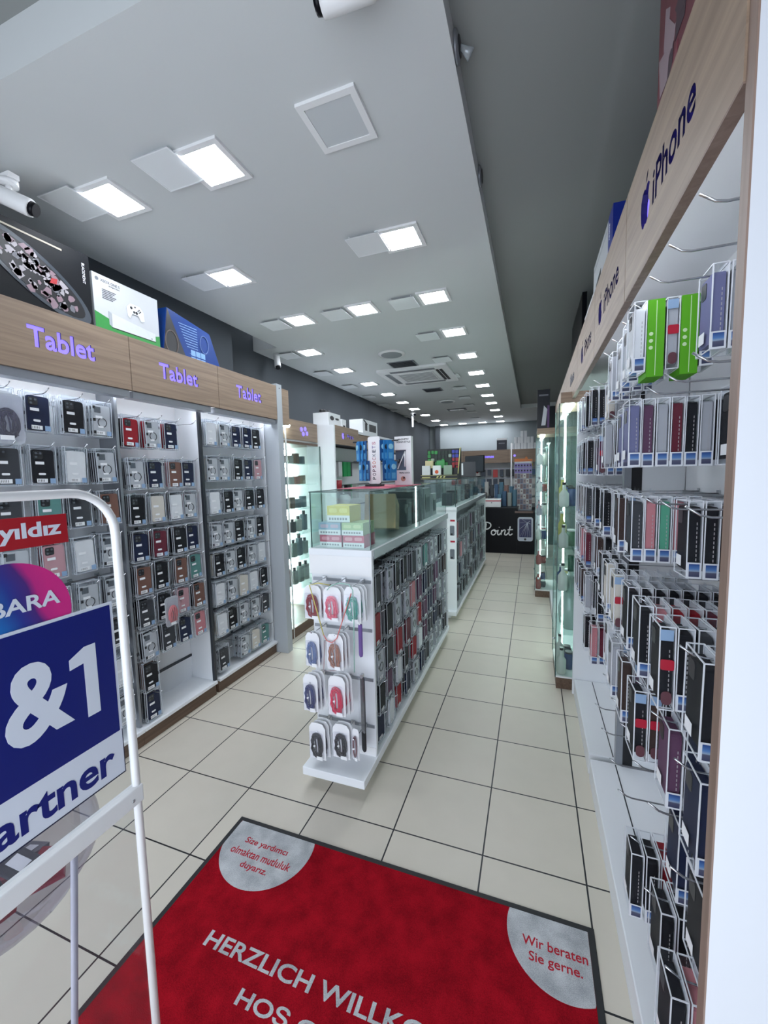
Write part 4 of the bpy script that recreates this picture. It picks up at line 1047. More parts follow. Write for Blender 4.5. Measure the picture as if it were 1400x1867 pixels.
t = thing('laptop', 'open laptop with a pale screen on the second glass case', 'laptop', (-.33, 4.3, 1.556), (0,0,.2))
part('base', B(-.16, .16, -.12, .12, 0, .015), black, t)
part('lid', MB().prism([(-.16, 0), (.16, 0), (.16, .22), (-.16, .22)], (0, .10, .015), XU, (0, .3, .954), (0, .954, -.3), .012), mat('lid_dark', (44, 48, 54), .4), t)
part('screen', MB().prism([(-.14, .02), (-.02, .02), (-.02, .20), (-.14, .20)], (0, .099, .015), XU, (0, .3, .954), (0, -.954, .3), .001), mat('screen_pale', (220, 226, 228), .3), t)
t = thing('monitor', 'grey backed till monitor on the second glass case', 'monitor', (-.18-.10, 4.9, 1.556), (0,0,-.5))
part('stand', B(-.08, .08, -.06, .06, 0, .012).box(-.02, .02, .0, .02, .012, .12), black, t)
part('display', B(-.17, .17, -.012, .012, .08, .32), mat('monitor_grey', (58, 64, 70), .4), t, bevel=.004)
part('bezel', B(-.18, .18, .012, .022, .07, .33), black, t)
# two pouches hanging among the cases on the left wall
def wall_pouch(px, py, w, h, col, word, lab, x=-1.585):
    a = at(px, py, 0, x)
    o = thing('strap_pack', lab, 'phone strap pack', (x, a.y, a.z), (0, 0, PI/2))
    part('card', MB().prism(rrect(w, h, .02, 4), (0, .004, -h/2), XU, ZU, YU, .004), rimplastic, o)
    cord = MB(); sm = random.Random(5)
    for q in range(5):
        ww, hh = w*(.34-.05*q), h*(.30-.03*q)
        cord.tube([(ww*math.cos(i*PI/9)+.002*math.sin(3*i+q), -.003-.002*(q % 3), -h*.60+hh*math.sin(i*PI/9)) for i in range(18)], .0036, 5, 0, closed=True)
    for q in range(3):
        cord.tube([(-w*.2+q*w*.18, -.007, -h*.36), (-w*.1+q*w*.12, -.010, -h*.6), (-w*.16+q*w*.2, -.007, -h*.84)], .0036, 5, 0)
    part('cord', cord, mat('cord_'+word, col, .5), o, label=word.replace('_', ' ')+' coiled cord')
    part('window', MB().prism(rrect(w*.92, h*.9, .016, 3), (0, -.014, -h*.5), XU, ZU, YU, .0015), bag, o)
    part('price_label', B(-w*.3, w*.1, -.0156, -.0145, -h*.93, -h*.84), paper, o)
wall_pouch(313, 1088, .10, .19, (222, 120, 122), 'salmon_pink', 'clear pouch with salmon pink cord hanging low on the middle Tablet bay')
wall_pouch(8, 716, .13, .22, (40, 42, 66), 'dark_blue', 'clear pouch with dark blue cord at the left border of the photo')
# ================================================================== RIGHT DISPLAY WALL
XH = .835
t = thing('end_panel', 'tall white end panel with brown edge at the right border of the photo', 'panel', (0,0,0))
part('board', B(.8405, 1.355, -.960, -.9365, 0, 3.08), panelw, t)
part('edge_band', B(.838, .8405, -.960, -.9365, 0, 3.08), edgeb, t)
hb = [(-.9362, -.205, -.757, -.49, -.425, 'nearest, with the large fruit sign'), (-.20, .449, -.095, .20, .29, 'second, below the white console carton'), (.453, 1.19, .56, .83, .94, 'third, small in the distance')]
for (y0, y1, a, b, ap, wh) in hb:
    t = thing('header_board', 'oak header board lettered iPhone on the right wall, %s' % wh if False else 'oak board with fruit sign letters on right wall, %s' % wh, 'sign', (0,0,0), group='right header boards')
    lp = fit_loops(text_loops('iPhone', .022), -b, -a, 2.222, 2.30)+[[Vector((-ap+p, 2.262+q)) for p, q in f] for f in (apple_poly(.115), leaf_poly(.115))]
    link('board', cut_sheet(-y1, -y0, 2.12, 2.412, lp, .014, (0,-1,0), ZU, (XH, 0, 0), oakY, navy), t)
    part('backing', B(XH+.0158, XH+.022, y0, y1, 2.12, 2.412), oakY, t)
    part('bottom_edge', B(XH+.0003, XH+.022, y0, y1, 2.117, 2.1198), edgeb, t)
    part('backlight', B(XH+.0142, XH+.0156, a-.02, ap+.06, 2.20, 2.335), purple, t, label='purple lit sheet behind the letters')
for (y0, y1, wh) in ((1.194, 2.06, 'fourth board, beyond the dark seam'), (2.064, 3.86, 'last board, far along the right wall')):
    t = thing('header_board', 'oak header board on the right wall, %s' % wh, 'sign', (0,0,0), group='right header boards')
    part('board', B(XH, XH+.022, y0, y1, 2.12, 2.412), oakY, t)
    part('lettering', letters('iPhone', navy, -y0-.50, -y0-.22, 2.225, 2.30, (0,-1,0), ZU, (XH-.001, 0, 0), .002, bold=.02), None, t)
RROWS = [2.115, 1.825, 1.525, 1.235, .985, .735, .49]
RH = [.45, .25, .05, -.115, -.31, -.475, -.66]
RRAIL = {}
def rbay(y0, y1, rows, lab):
    t = thing('display_bay', lab, 'display wall', (0,0,0), group='right display bays')
    part('back_panel', B(1.25, 1.27, y0, y1, .115, 2.38), white, t)
    part('base', B(.88, 1.34, y0, y1, 0, .115), white, t, bevel=.004)
    part('base_groove', B(.995, 1.0, y0+.01, y1-.01, .1152, .1165), darkmetal, t)
    part('top_board', B(XH+.031, 1.34, y0, y1, 2.38, 2.408), white, t)
    part('top_rail', MB().box(1.20, 1.25, y0, y1, 2.20, 2.23).box(1.21, 1.25, y0, y1, 2.235, 2.25).box(1.22, 1.25, y0, y1, 2.255, 2.30), greymetal, t)
    part('led_strip', B(XH+.0235, XH+.031, y0+.01, y1-.01, 2.15, 2.18), bayE, t, label='unseen white light strip added behind the header')  # out of sight, added to lift the brightness of this bay
    RRAIL[t.name] = [part('rail', B(1.238, 1.25, y0+.005, y1-.005, z-.016, z-.002), greymetal, t) for z in rows]
    return t
rb1 = rbay(-.936, .62, RROWS, 'white hook wall of boxed cases on the right, nearest the entrance')
MR = [2.06, 1.79, 1.525, 1.27, 1.02, .785]
rb2 = rbay(.66, 1.50, MR, 'white hook wall of boxed cases on the right, past the dark upright')
t = thing('upright_post', 'dark metal upright between the two right hook walls', 'post', (0,0,0))
part('column', B(1.03, 1.075, .622, .658, .116, 2.375), black, t)
part('board', B(1.0755, 1.249, .624, .656, .116, 2.375), white, t)
part('front_profile', B(1.0, 1.03, .618, .662, .116, 2.375), greymetal, t)
t = thing('partition_panel', 'white partition panel beside the right glass cabinet', 'panel', (0,0,0))
part('board', B(.87, 1.34, 1.503, 1.525, 0, 2.09), white, t)

# ------------------------------------------------------------------ boxed wallet cases
rimw = mat('white_card_rim', (226, 229, 234), .45, noise=.01)
def wshell(w, h, t):
    k = ('wshell', w, h, t)
    if k in PACK: return PACK[k]
    b = MB(); e = .00125; z0, z1 = .012-h, .012
    b.box(0, t, -w/2, w/2, z0, z1, 0)
    for y in (-w/2, w/2):
        for x in (0, t): b.box(x-e, x+e, y-e, y+e, z0, z1, 1)
    for z in (z0, z1):
        for x in (0, t): b.box(x-e, x+e, -w/2, w/2, z-e, z+e, 1)
        for y in (-w/2, w/2): b.box(0, t, y-e, y+e, z-e, z+e, 1)
    b.box(-.001, 0, -w/2+.004, w/2-.004, z0+.004, z1-.004, 2)      # card back
    b.prism([(-.014, 0), (.014, 0), (.010, .018), (-.010, .018)], (0, 0, z1), YU, ZU, XU, .0012, 0)
    PACK[k] = b.mesh('clear_box', [plastic, rimw, rimw]); return PACK[k]
def wcase(sty, w, h, t):
    k = ('wcase', sty, w, h, t)
    if k in PACK: return PACK[k]
    b = MB(); cw, ch, ct = w*.90, h*.84, t*.76
    b.prism(rrect(cw, ch, .010, 3), (t*.12, 0, .012-h*.50), YU, ZU, XU, ct, 0)
    x = t*.12+ct
    b.prism(rrect(cw*.40, ch*.24, .008, 3), (x, -cw*.24, .012-h*.5+ch*.34), YU, ZU, XU, .0015, 1)
    rnd = random.Random(hash(sty) % 97)
    for q in range(9): b.box(t*.3, t*.36, cw/2-.0005, cw/2+.0006, .012-h*.78+q*.012, .012-h*.78+q*.012+.007, 2)
    PACK[k] = b.mesh('wallet_case', [smat(sty), black, mat('foil_print', (176, 172, 172), .35)]); return PACK[k]
def stick(w, h, t, kind):
    k = ('stick', w, h, t, kind)
    if k in PACK: return PACK[k]
    z0 = .012-h; y = w/2+.0016
    if kind == 'frame': me = B(0, t, y, y+.0006, z0, z0+.042).mesh('sticker_frame', rimw)
    elif kind == 'view': me = B(t*.12, t*.86, y+.0006, y+.0010, z0+.004, z0+.038).mesh('landscape_sticker', sky_m)
    elif kind == 'red': me = MB().prism(rrect(.028, .026, .004, 2), (t*.5, y, z0+h*.55), XU, ZU, YU, .0008).mesh('red_sticker', red_st)
    elif kind == 'top': me = B(t*.15, t, y, y+.0008, z0+h*.84, z0+h*.97).mesh('blue_sticker', blue_st)
    elif kind == 'round': me = MB().prism(rrect(.022, .034, .010, 3), (t*.5, y, z0+.030), XU, ZU, YU, .0008).mesh('round_sticker', mat('sticker_plum', (96, 58, 66), .4))
    elif kind == 'front': me = MB().box(t+.0015, t+.0021, -w*.3, w*.1, z0+h*.12, z0+h*.26, 0).mesh('price_label', [paper])
    PACK[k] = me; return me
def wallet_pack(sty, loc, rz, roll, label, group, w=.098, h=.205, t=.032, deco='A', small=False):
    o = link('wallet_case_pack', wshell(w, h, t), None, loc, (roll, 0, PI+rz), label, 'phone case', group)
    link('wallet_case', wcase(sty, w, h, t), o)
    if deco == 'A':
        link('landscape_sticker', stick(w, h, t, 'view'), o)
        if not small: link('sticker_frame', stick(w, h, t, 'frame'), o)
    elif deco == 'B':
        link('red_sticker', stick(w, h, t, 'red'), o)
        if not small: link('blue_sticker', stick(w, h, t, 'top'), o); link('round_sticker', stick(w, h, t, 'round'), o)
    if not small: link('price_label', stick(w, h, t, 'front'), o)
    return o
def green_carton(loc, rz, label, group, w=.10, h=.225, t=.044):
    o = link('wallet_case_carton', B(0, t, -w/2, w/2, .012-h, .012).mesh('carton', smat('green')), None, loc, (0, 0, PI+rz), label, 'phone case', group)
    b = MB()
    for q in range(3): b.prism(circ(.0055, 12), (t*.78, w/2, .012-h*(.44+.09*q)), XU, ZU, YU, .0008)
    b.box(t*.47, t*.51, w/2, w/2+.0006, .012-h+.004, .008)
    part('print', b, mat('green_print', (200, 226, 176), .4), o)
    return o
rr = random.Random(11)
RFIX = {  # (row, hook index in RH): (start x, [styles]) ; lower-case b = red sticker version
 (0, 0): (.90, ['silver', 'clear', 'silver']), (0, 1): (.90, ['clear', 'silver', 'clear']), (0, 2): (.885, ['clear', 'silver', 'clear']),
 (0, 3): (.868, ['white', '*', 'b:silver', '*', 'black']), (0, 4): (1.0, ['lav', 'silver', 'black', 'silver']), (0, 5): (1.08, ['clear', 'silver']), (0, 6): (1.12, ['clear']),
 (1, 1): (.90, ['black', 'silver', 'plum']), (1, 2): (.875, ['lav', 'silver', 'plum', 'black']), (1, 3): (.862, ['lav', 'plum', 'silver', 'wine', 'black', 'silver', 'black', 'grey']), (1, 4): (1.06, ['black', 'grey']), (1, 5): (1.10, ['grey']), (1, 6): None,
 (2, 1): (.9, ['black', 'black']), (2, 2): (.87, ['choc', 'b:black', 'black']), (2, 3): (.878, ['grey', 'rose', 'mint', 'rose', 'grey']), (2, 4): (.97, ['black', 'black', 'choc']), (2, 5): (1.06, ['wine', 'black']), (2, 6): None,
 (3, 0): (.88, ['black', 'black']), (3, 1): (.87, ['cream', 'black']), (3, 2): (.865, ['b:cream', 'silver', 'white', 'white', 'white', 'white']), (3, 3): (.875, ['black', 'black', 'black', 'black', 'black', 'black', 'black']), (3, 4): (.868, ['black', 'rose', 'red', 'red', 'wine', 'rose']),
 (3, 5): (.875, ['b:black', 'black', 'grey', 'black']), (3, 6): (.90, ['black', 'black', 'choc']),
 (4, 0): None, (4, 1): (.88, ['white', 'silver']), (4, 2): (.862, ['silver', 'b:silver', 'choc', 'b:choc']), (4, 3): (.865, ['choc', 'b:plum', 'b:cream', 'plum', 'black']), (4, 4): (.862, ['b:black', 'b:choc', 'black', 'plum', 'black']), (4, 5): (.90, ['plum', 'navy', 'black', 'black']), (4, 6): (.905, ['navy', 'plum', 'black']),
 (5, 0): None, (5, 1): None, (5, 2): None, (5, 3): None, (5, 4): (1.0, ['clear', 'black', 'black']), (5, 5): (.93, ['navy', 'b:navy', 'black', 'plum']), (5, 6): (.92, ['black', 'navy', 'black']),
 (6, 0): None, (6, 1): None, (6, 2): None, (6, 3): None, (6, 4): (.868, ['black', 'black', 'red', 'rose', 'wine', 'black']), (6, 5): (.90, ['black', 'black', 'black', 'black']), (6, 6): (.872, ['black', 'rose', 'black', 'black', 'choc']),
}
RROWN = ['top', 'second', 'third', 'fourth', 'fifth', 'sixth', 'seventh']
def fill_row(t, ri, z, hi, y, ent, bay, group, hooklabel, small=False):
    link('hook', hook_mesh(.355), RRAIL[t.name][ri], (1.244, y, z+.001), (0, 0, PI))
    if ent is None: return
    x, lst = ent
    for k, s in enumerate(lst):
        pos = STK[k] if k < 6 else ['seventh', 'eighth'][k-6]
        if s == '*':
            green_carton((x+.044, y, z), 0, 'bright green case carton, %s on %s hook, %s row, %s' % (pos, hooklabel, RROWN[ri], bay), group); x += .048; continue
        deco = 'A'
        if s.startswith('b:'): s = s[2:]; deco = 'B'
        elif rr.random() < .12: deco = 'N'
        tt = .032
        rz = rr.uniform(-.05, .03); rl = rr.uniform(-.03, .03)
        wallet_pack(s, (x+tt+.002, y+rr.uniform(-.003, .003), z), rz*.4, rl, '%s boxed case, %s on %s hook, %s row, %s' % (STY[s][0], pos, hooklabel, RROWN[ri], bay), group, deco=deco, small=small)
        x += tt+.0055
for ri, z in enumerate(RROWS):
    for hi, y in enumerate(RH):
        ent = RFIX.get((ri, hi), (.88, [rr.choice(['black', 'grey', 'silver', 'choc']) for _ in range(3)]))
        fill_row(rb1, ri, z, hi, y, ent, 'near right wall', 'boxed cases on the near right wall', HOOKN[len(RH)-1-hi])
MH = [.76, .93, 1.10, 1.27, 1.42]
MFIX = {(0, 0): (.935, ['b:cream', 'silver', 'silver', 'b:choc']), (0, 1): (.88, ['black', 'black', 'b:silver', 'silver']), (0, 2): (.87, ['black', 'choc', 'black']),
 (1, 0): (.90, ['b:plum', 'lav', 'navy', 'black', 'lav', 'b:plum', 'b:plum']), (1, 1): (.865, ['black', 'grey', 'lav', 'navy']), (1, 2): (.86, ['black', 'black', 'lav']),
 (2, 0): (.885, ['black', 'grey', 'black', 'red', 'rose', 'grey', 'black', 'black']), (2, 1): (.862, ['grey', 'black', 'grey']),
 (3, 0): (.90, ['choc', 'black', 'silver', 'clear', 'clear', 'silver', 'black']), (3, 1): (.865, ['wine', 'silver', 'grey', 'black']), (3, 2): (.86, ['rose', 'silver', 'grey']),
 (4, 0): (.91, ['black', 'black', 'black', 'black', 'black', 'black']), (4, 1): (.87, ['silver', 'black', 'black']), (4, 2): (.862, ['choc', 'silver', 'black']),
 (5, 0): (.885, ['rose', 'wine', 'silver', 'red', 'silver', 'black', 'black']), (5, 1): (.87, ['black', 'black', 'silver']), (5, 2): None, (5, 3): None, (5, 4): None}
for ri, z in enumerate(MR):
    for hi, y in enumerate(MH):
        ent = MFIX.get((ri, hi), (.866, [rr.choice(['black', 'grey', 'silver', 'choc', 'navy']) for _ in range(3)]))
        fill_row(rb2, ri, z, hi, y, ent, 'second right wall', 'boxed cases on the second right wall', HOOKN[hi], small=hi > 0)

# ------------------------------------------------------------------ glass cabinets on the right
def tall_case(lab, x0, x1, y0, y1, zt, sh, hdr=True):
    t = thing('glass_cabinet', lab, 'cabinet', (0,0,0)); e = .005
    part('plinth', B(x0+.006, x1, y0+.006, y1, 0, .085), browndk, t)
    part('floor_board', B(x0+.004, x1, y0+.004, y1, .085, .10), whitemat, t)
    part('back_panel', B(x1-.02, x1, y0+.02, y1-.02, .10, zt), white, t)
    part('front_pane', B(x0, x1, y0, y0+e, .10, zt), glass, t)
    part('side_pane', B(x0, x0+e, y0+e, y1, .10, zt), glass, t)
    part('far_pane', B(x0+e, x1-.02, y1-e, y1, .10, zt), glass, t)
    ed = MB()
    for (x, y) in ((x0, y0), (x0, y1)): ed.box(x-.003, x+.003, y-.003, y+.003, .09, zt)
    part('glass_edge', ed, glassedge, t)
    part('top_board', B(x0+.008, x1, y0+.004, y1, zt, zt+.075), browndk if not hdr else oakX, t)
    for z in sh: part('shelf', B(x0+.012, x1-.03, y0+.012, y1-.012, z-.006, z), glass, t)
    part('led_strip', B(x0+.065, x0+.077, y1-.04, y1-.028, .14, zt-.03), stripE, t)
    part('led_strip', B(x0+.05, x0+.10, y0+.05, y1-.05, zt-.012, zt-.004), stripE, t)
    part('door_knob', MB().tube([(x0-.001, y0+.12, .34), (x0-.02, y0+.12, .34)], .008, 8), metal, t)
    return t
RS = [.42, .74, 1.06, 1.36, 1.70]
tall_case('lit tall glass cabinet on the right just past the hook walls', .757, 1.30, 1.55, 2.05, 2.095, RS)
rb3 = thing('display_bay', 'white wall unit between the two right glass cabinets', 'display wall', (0,0,0))
part('back_panel', B(1.25, 1.27, 2.07, 3.86, .115, 2.38), white, rb3); part('base', B(.80, 1.34, 2.07, 3.86, 0, .115), white, rb3); part('top_board', B(XH+.03, 1.34, 1.52, 3.86, 2.38, 2.408), white, rb3)
tall_case('lit tall glass cabinet on the right, further away near the counter', .622, 1.20, 3.90, 4.45, 2.08, RS)
bot = [(70, 110, 80), (200, 196, 170), (176, 170, 90), (230, 230, 224), (60, 66, 74), (150, 60, 56), (40, 60, 110), (206, 206, 200)]
shn = {.10: 'floor', .42: 'lowest', .74: 'second', 1.06: 'third', 1.36: 'fourth', 1.70: 'top'}
for ci, (cx, cy, cab) in enumerate(((.80, 1.60, 'near right cabinet'), (.665, 3.95, 'far right cabinet'))):
    for z in [.10]+RS:
        if ci == 0 and z in (1.70, .42): continue
        for k in range(4):
            c = random.choice(bot) if ci == 0 else random.choice(bot[3:])
            x, y = cx+.06*(k % 2)+.0, cy+.10*k
            h = random.uniform(.12, .24)
            prof = [(.028, 0), (.034, .01), (.034, h*.6), (.012, h*.78), (.012, h)] if k % 2 == 0 else [(.03, 0), (.036, h*.3), (.03, h*.6)]
            o = link('bottle' if k % 2 == 0 else 'jar', MB().lathe(prof, n=14).mesh('bottle', mat('goods_%d_%d_%d' % c, c, .25)), None, (x, y, z+.001), None, '%s on the %s shelf of the %s, %s from the front' % ('slim bottle' if k % 2 == 0 else 'low jar', shn[z], cab, HOOKN[k]), 'bottle' if k % 2 == 0 else 'jar', 'goods in the right glass cabinets')
            part('cap', MB().lathe([(.013, h+.0005), (.013, h+.02)] if k % 2 == 0 else [(.028, h*.6+.0005), (.028, h*.6+.015)], n=12), random.choice([black, whitemat]), o)
# big green necked bottle on the lowest shelf, phone model with ring
o = link('water_pipe', MB().lathe([(.05, 0), (.075, .04), (.085, .16), (.06, .26), (.022, .33), (.02, .44)], n=20).mesh('vessel', clear('smoky_glass', (214, 224, 220), .35, .3, .05, (190, 200, 198))), None, (.86, 1.68, .43), None, 'clear glass water pipe with dark green neck in the near right cabinet', 'water pipe')
part('neck', MB().lathe([(.021, .441), (.022, .56)], n=14), mat('deep_green', (24, 84, 58), .25), o)

# ------------------------------------------------------------------ on top of the right wall
def topbox(name, lab, x0, x1, y0, y1, h, m, rz=0):
    t = thing(name, lab, 'box', ((x0+x1)/2, (y0+y1)/2, 2.4125), (0,0,rz))
    part('carton', B(-(x1-x0)/2, (x1-x0)/2, -(y1-y0)/2, (y1-y0)/2, 0, h), m, t, bevel=.002)
    return t
maroon = mat('maroon_print', (112, 50, 60), .4, noise=.5, scale=9)
t = topbox('toy_box', 'tall maroon printed carton on the right wall at the top edge of the photo', .905, 1.2, -.60, -.185, .52, maroon)
pr = MB()
for k in range(14): pr.prism([(0, 0), (random.uniform(.03, .1), random.uniform(-.02, .03)), (random.uniform(.02, .1), random.uniform(.04, .12)), (-.01, random.uniform(.03, .1))], (-.1478, random.uniform(-.18, .12), random.uniform(.05, .38)), YU, ZU, (-1,0,0), .0006+.00005*k, k % 3)
for k in range(8): pr.prism([(0, 0), (random.uniform(.03, .08), random.uniform(-.02, .03)), (random.uniform(.02, .08), random.uniform(.04, .1))], (random.uniform(-.12, .05), -.2078, random.uniform(.05, .38)), XU, ZU, (0,-1,0), .0006+.00005*k, k % 3)
part('print', pr, [mat('print_pinkgrey', (160, 140, 146), .4), mat('print_dusk', (70, 50, 60), .4), mat('print_rose', (136, 66, 78), .4)], t)
t = topbox('console_carton', 'white console carton with blue end band on top of the right wall', .905, 1.2, .50, 1.12, .37, cartonw)
part('blue_band', MB().box(-.1485, -.1475, -.31, -.19, 0, .37).box(-.148, .12, -.3108, -.31, 0, .37), mat('band_blue', (18, 44, 140), .4), t)
part('lettering', letters('SONY', paper, 0, .075, 0, .018, (0,0,-1), (0,-1,0), (-.1487, -.215, .33), .0008, bold=.02), None, t)
part('console_print', MB().prism([(0, 0), (.16, .0), (.17, .17), (.0, .19)], (-.1476, .03, .06), YU, ZU, (-1,0,0), .001, 0).box(-.1482, -.1476, -.15, .28, .33, .336, 1), [mat('print_anthracite', (50, 54, 58), .4), MATS['print_pale']], t)
t = topbox('white_carton', 'second white carton behind the blue banded one on the right wall', .925, 1.2, 1.16, 1.75, .30, paper)
part('print', MB().box(-.1382, -.1376, -.2, .2, .1, .12), MATS['print_pale'], t)
t = thing('monitor', 'thin black monitor standing on top of the right wall', 'monitor', (.96, 2.55, 2.4125))
part('foot', MB().box(-.06, .10, -.16, .16, 0, .012).box(-.0, .03, -.03, .03, .012, .09), black, t)
part('screen', B(-.02, .015, -.45, .45, .09, .62), blackgloss, t, bevel=.004)
t = topbox('white_carton', 'low white carton under the monitor on the right wall', .905, .94, 1.80, 2.02, .13, paper)
t = thing('poster_display', 'dark tall picture display standing on the far right cabinet', 'display', (.70, 4.12, 2.156))
part('board', B(-.07, .08, -.04, .04, 0, .50), mat('poster_dark', (26, 28, 36), .3, noise=.4, scale=6), t)
part('picture', MB().prism([(-.02, .05), (.03, .05), (.05, .25), (.01, .30)], (0, -.0405, 0), XU, ZU, YU, -.001, 0).box(.05, .075, -.042, -.0405, .02, .3, 1).box(-.05, .06, -.042, -.0405, .42, .44, 2), [mat('print_paper2', (196, 200, 206), .4), mat('print_violet', (92, 60, 110), .4), MATS['print_grey']], t)
# ================================================================== BACK OF THE SHOP
t = thing('counter', 'black sales counter lettered Point at the end of the aisle', 'counter', (0,0,0))
YC = 6.78
part('front', B(-1.4, .30, YC, YC+.5, 0, .905), blackgloss, t)
part('front', B(.301, .68, YC, YC+.5, 0, .83), blackgloss, t)
part('worktop', B(-1.4, .30, YC-.01, YC+.55, .905, .92), black, t)
part('ledge', B(.26, .60, YC-.05, YC+.0, .815, .85), mat('ledge_wood', (110, 88, 80), .4), t)
def stroke(pts, r=.012):   # script lettering in the counter's front plane (x, z)
    P2 = [Vector((a, 0, b)) for a, b in pts]; out = []
    for i in range(len(P2)-1):
        p0 = P2[max(i-1, 0)]; p1 = P2[i]; p2 = P2[i+1]; p3 = P2[min(i+2, len(P2)-1)]
        for k in range(6):
            s = k/6
            out.append(.5*((2*p1)+(-p0+p2)*s+(2*p0-5*p1+4*p2-p3)*s*s+(-p0+3*p1-3*p2+p3)*s**3))
    out.append(P2[-1]); return out
ox, oz, sc = -.385, .37, .62
LET = [[(.02, .02), (-.02, .06), (.06, .12), (.12, .26), (.15, .36), (.13, .18), (.10, .02), (.04, -.03), (.0, .0)],
       [(.02, .24), (.04, .34), (.16, .40), (.28, .36), (.29, .26), (.20, .18), (.13, .18)],
       [(.40, .16), (.33, .12), (.32, .03), (.38, -.01), (.45, .05), (.45, .13), (.40, .16), (.42, .12), (.52, .13)],
       [(.53, .16), (.51, .04), (.55, .0), (.61, .06)], [(.64, .16), (.62, .0)], [(.63, .08), (.70, .16), (.75, .14), (.73, .03), (.78, .0), (.84, .07)],
       [(.90, .28), (.86, .06), (.90, .0), (.97, .05)], [(.82, .17), (.98, .18)], [(.56, .24), (.565, .25)]]
lt = MB()
for L in LET: lt.tube([(ox+p.x*sc, YC-.006, oz+p.z*sc*1.0) for p in stroke(L)], .013, 6)
part('lettering', lt, whitemat, t)
ph = MB().prism(rrect(.285, .475, .045, 5), (.455, YC-.001, .495), XU, ZU, YU, -.006, 0)
ph.prism(rrect(.225, .355, .008, 3), (.455, YC-.007, .515), XU, ZU, YU, -.002, 1).prism(circ(.022, 16), (.455, YC-.007, .295), XU, ZU, YU, -.002, 2)
for (x, z) in ((.36, .35), (.40, .35), (.45, .35), (.50, .35), (.545, .35), (.355, .50), (.355, .62), (.40, .685), (.545, .66), (.555, .60)):
    ph.tube([(.495, YC-.010, .625), (x, YC-.010, z)], .0028, 4, 0)
part('phone_logo', ph, [mat('logo_white', (196, 202, 216), .3), mat('logo_navy', (22, 26, 84), .2), black], t, label='white phone outline with cracked blue screen')
# things on the counter
t = thing('till_drawer', 'white case with red band on the black counter', 'box', (-.17, YC+.10, .921))
part('body', B(-.20, .16, -.06, .20, 0, .16), whitemat, t, bevel=.008); part('red_band', B(-.20, .16, -.0625, -.06, .118, .135), red_st, t); part('knob', MB().prism(circ(.012, 10), (-.02, -.06, .09), XU, ZU, YU, -.01), greymetal, t)
cc = [(60, 90, 120), (170, 170, 166), (90, 80, 76), (200, 200, 196), (40, 44, 52), (130, 100, 92), (150, 156, 150), (70, 110, 130)]
for k in range(14):
    row, q = divmod(k, 7)
    x = -.36+.10*q+.03*row; y = YC+.37+.13*row
    goods('counter_box', 'small packed box on the black counter, %s row back, %s from the left' % (['first', 'second'][row], HOOKN[q]), 'box', x, y, .921, .085, .08, random.uniform(.16, .34)+.18*row, random.choice(cc), 'small boxes on the black counter')
t = thing('balloon', 'red balloon hanging under the back header', 'balloon', (-.86, 9.93, 1.735))
part('string', MB().tube([(0, 0, .134), (0, .055, .138)], .002, 5), whitemat, t); part('skin', MB().lathe([(.01, -.13), (.06, -.09), (.11, 0), (.10, .07), (.05, .12), (.01, .135)], n=18), mat('balloon_red', (170, 24, 34), .25), t); part('knot', MB().lathe([(.012, -.145), (.006, -.13)], n=8), red_st, t)
# card rack with rows of little packs
t = thing('card_rack', 'tall narrow rack of small carded packs on the counter end', 'display stand', (.40, YC+.36, .831))
part('board', B(-.17, .17, .02, .03, 0, .99), greymetal, t); part('topper', MB().prism([(-.17, .99), (.17, .99), (.17, 1.04), (.10, 1.03), (.06, 1.10), (.02, 1.05), (-.17, 1.05)], (0, .02, 0), XU, ZU, YU, .01), mat('topper_orange', (196, 110, 50), .4), t)
part('star', MB().prism([(.05*(1 if i % 2 else .5)*math.cos(i*PI/6), .05*(1 if i % 2 else .5)*math.sin(i*PI/6)) for i in range(12)], (.15, .01, .93), XU, ZU, YU, .008), mat('star_yellow', (196, 176, 40), .4), t)
for r in range(9):
    for k in range(6):
        c = [(150, 130, 130), (190, 186, 180), (120, 90, 92), (90, 90, 110)][(r+k) % 4] if r < 7 else (120, 100, 170)
        o = link('carded_pack', B(-.024, .024, -.01, 0, -.09, 0).mesh('card', mat('goods_%d_%d_%d' % c, c, .4)), None, (.40-.14+.056*k, YC+.365, .831+.12+.104*r), None, 'small carded pack, %s from left, %s row up on the narrow rack' % (HOOKN[k], HOOKN[r]), 'pack', 'carded packs on the narrow rack')
        part('print', MB().prism(circ(.016, 10), (0, -.0102, -.04), XU, ZU, YU, -.001), black if r > 6 else mat('print_taupe', (110, 96, 98), .4), o)
t = thing('stand_pole', 'thin white pole with bracket rising from the counter', 'pole', (.16, YC+.60, 0))
part('pole', MB().tube([(0, 0, .0), (0, 0, 2.22)], .014, 8), whitemat, t); part('foot', MB().lathe([(.06, 0), (.06, .012)], n=14), black, t)
# back wall unit
t = thing('back_unit', 'long oak header and hook wall unit along the back wall', 'display wall', (0,0,0))
part('header', B(-1.9, .75, 9.98, 10.0, 1.87, 2.22), oakX, t); part('top_board', B(-1.9, .9, 10.0, YB-.125, 2.19, 2.22), white, t)
part('back_panel', B(-1.9, .9, 10.28, 10.30, 0, 1.9), mat('pale_backboard', (206, 210, 212), .5), t)
part('lettering', letters('ACCESSOIRES', purple, -1.05, -.42, 2.015, 2.065, XU, ZU, (0, 9.978, 0), .003, bold=.02), None, t, label='purple lit letters on the back header')
part('lettering', letters('SALE', purple, .18, .32, 2.02, 2.06, XU, ZU, (0, 9.978, 0), .003, bold=.02) if False else MB().prism(circ(.03, 12), (.12, 9.978, 2.05), XU, ZU, YU, -.003), purple, t, label='purple lit mark on the back header')
part('seam', B(-.052, -.046, 9.977, 9.98, 1.87, 2.22).box(-1.25, -1.244, 9.977, 9.98, 1.87, 2.22), browndk, t)
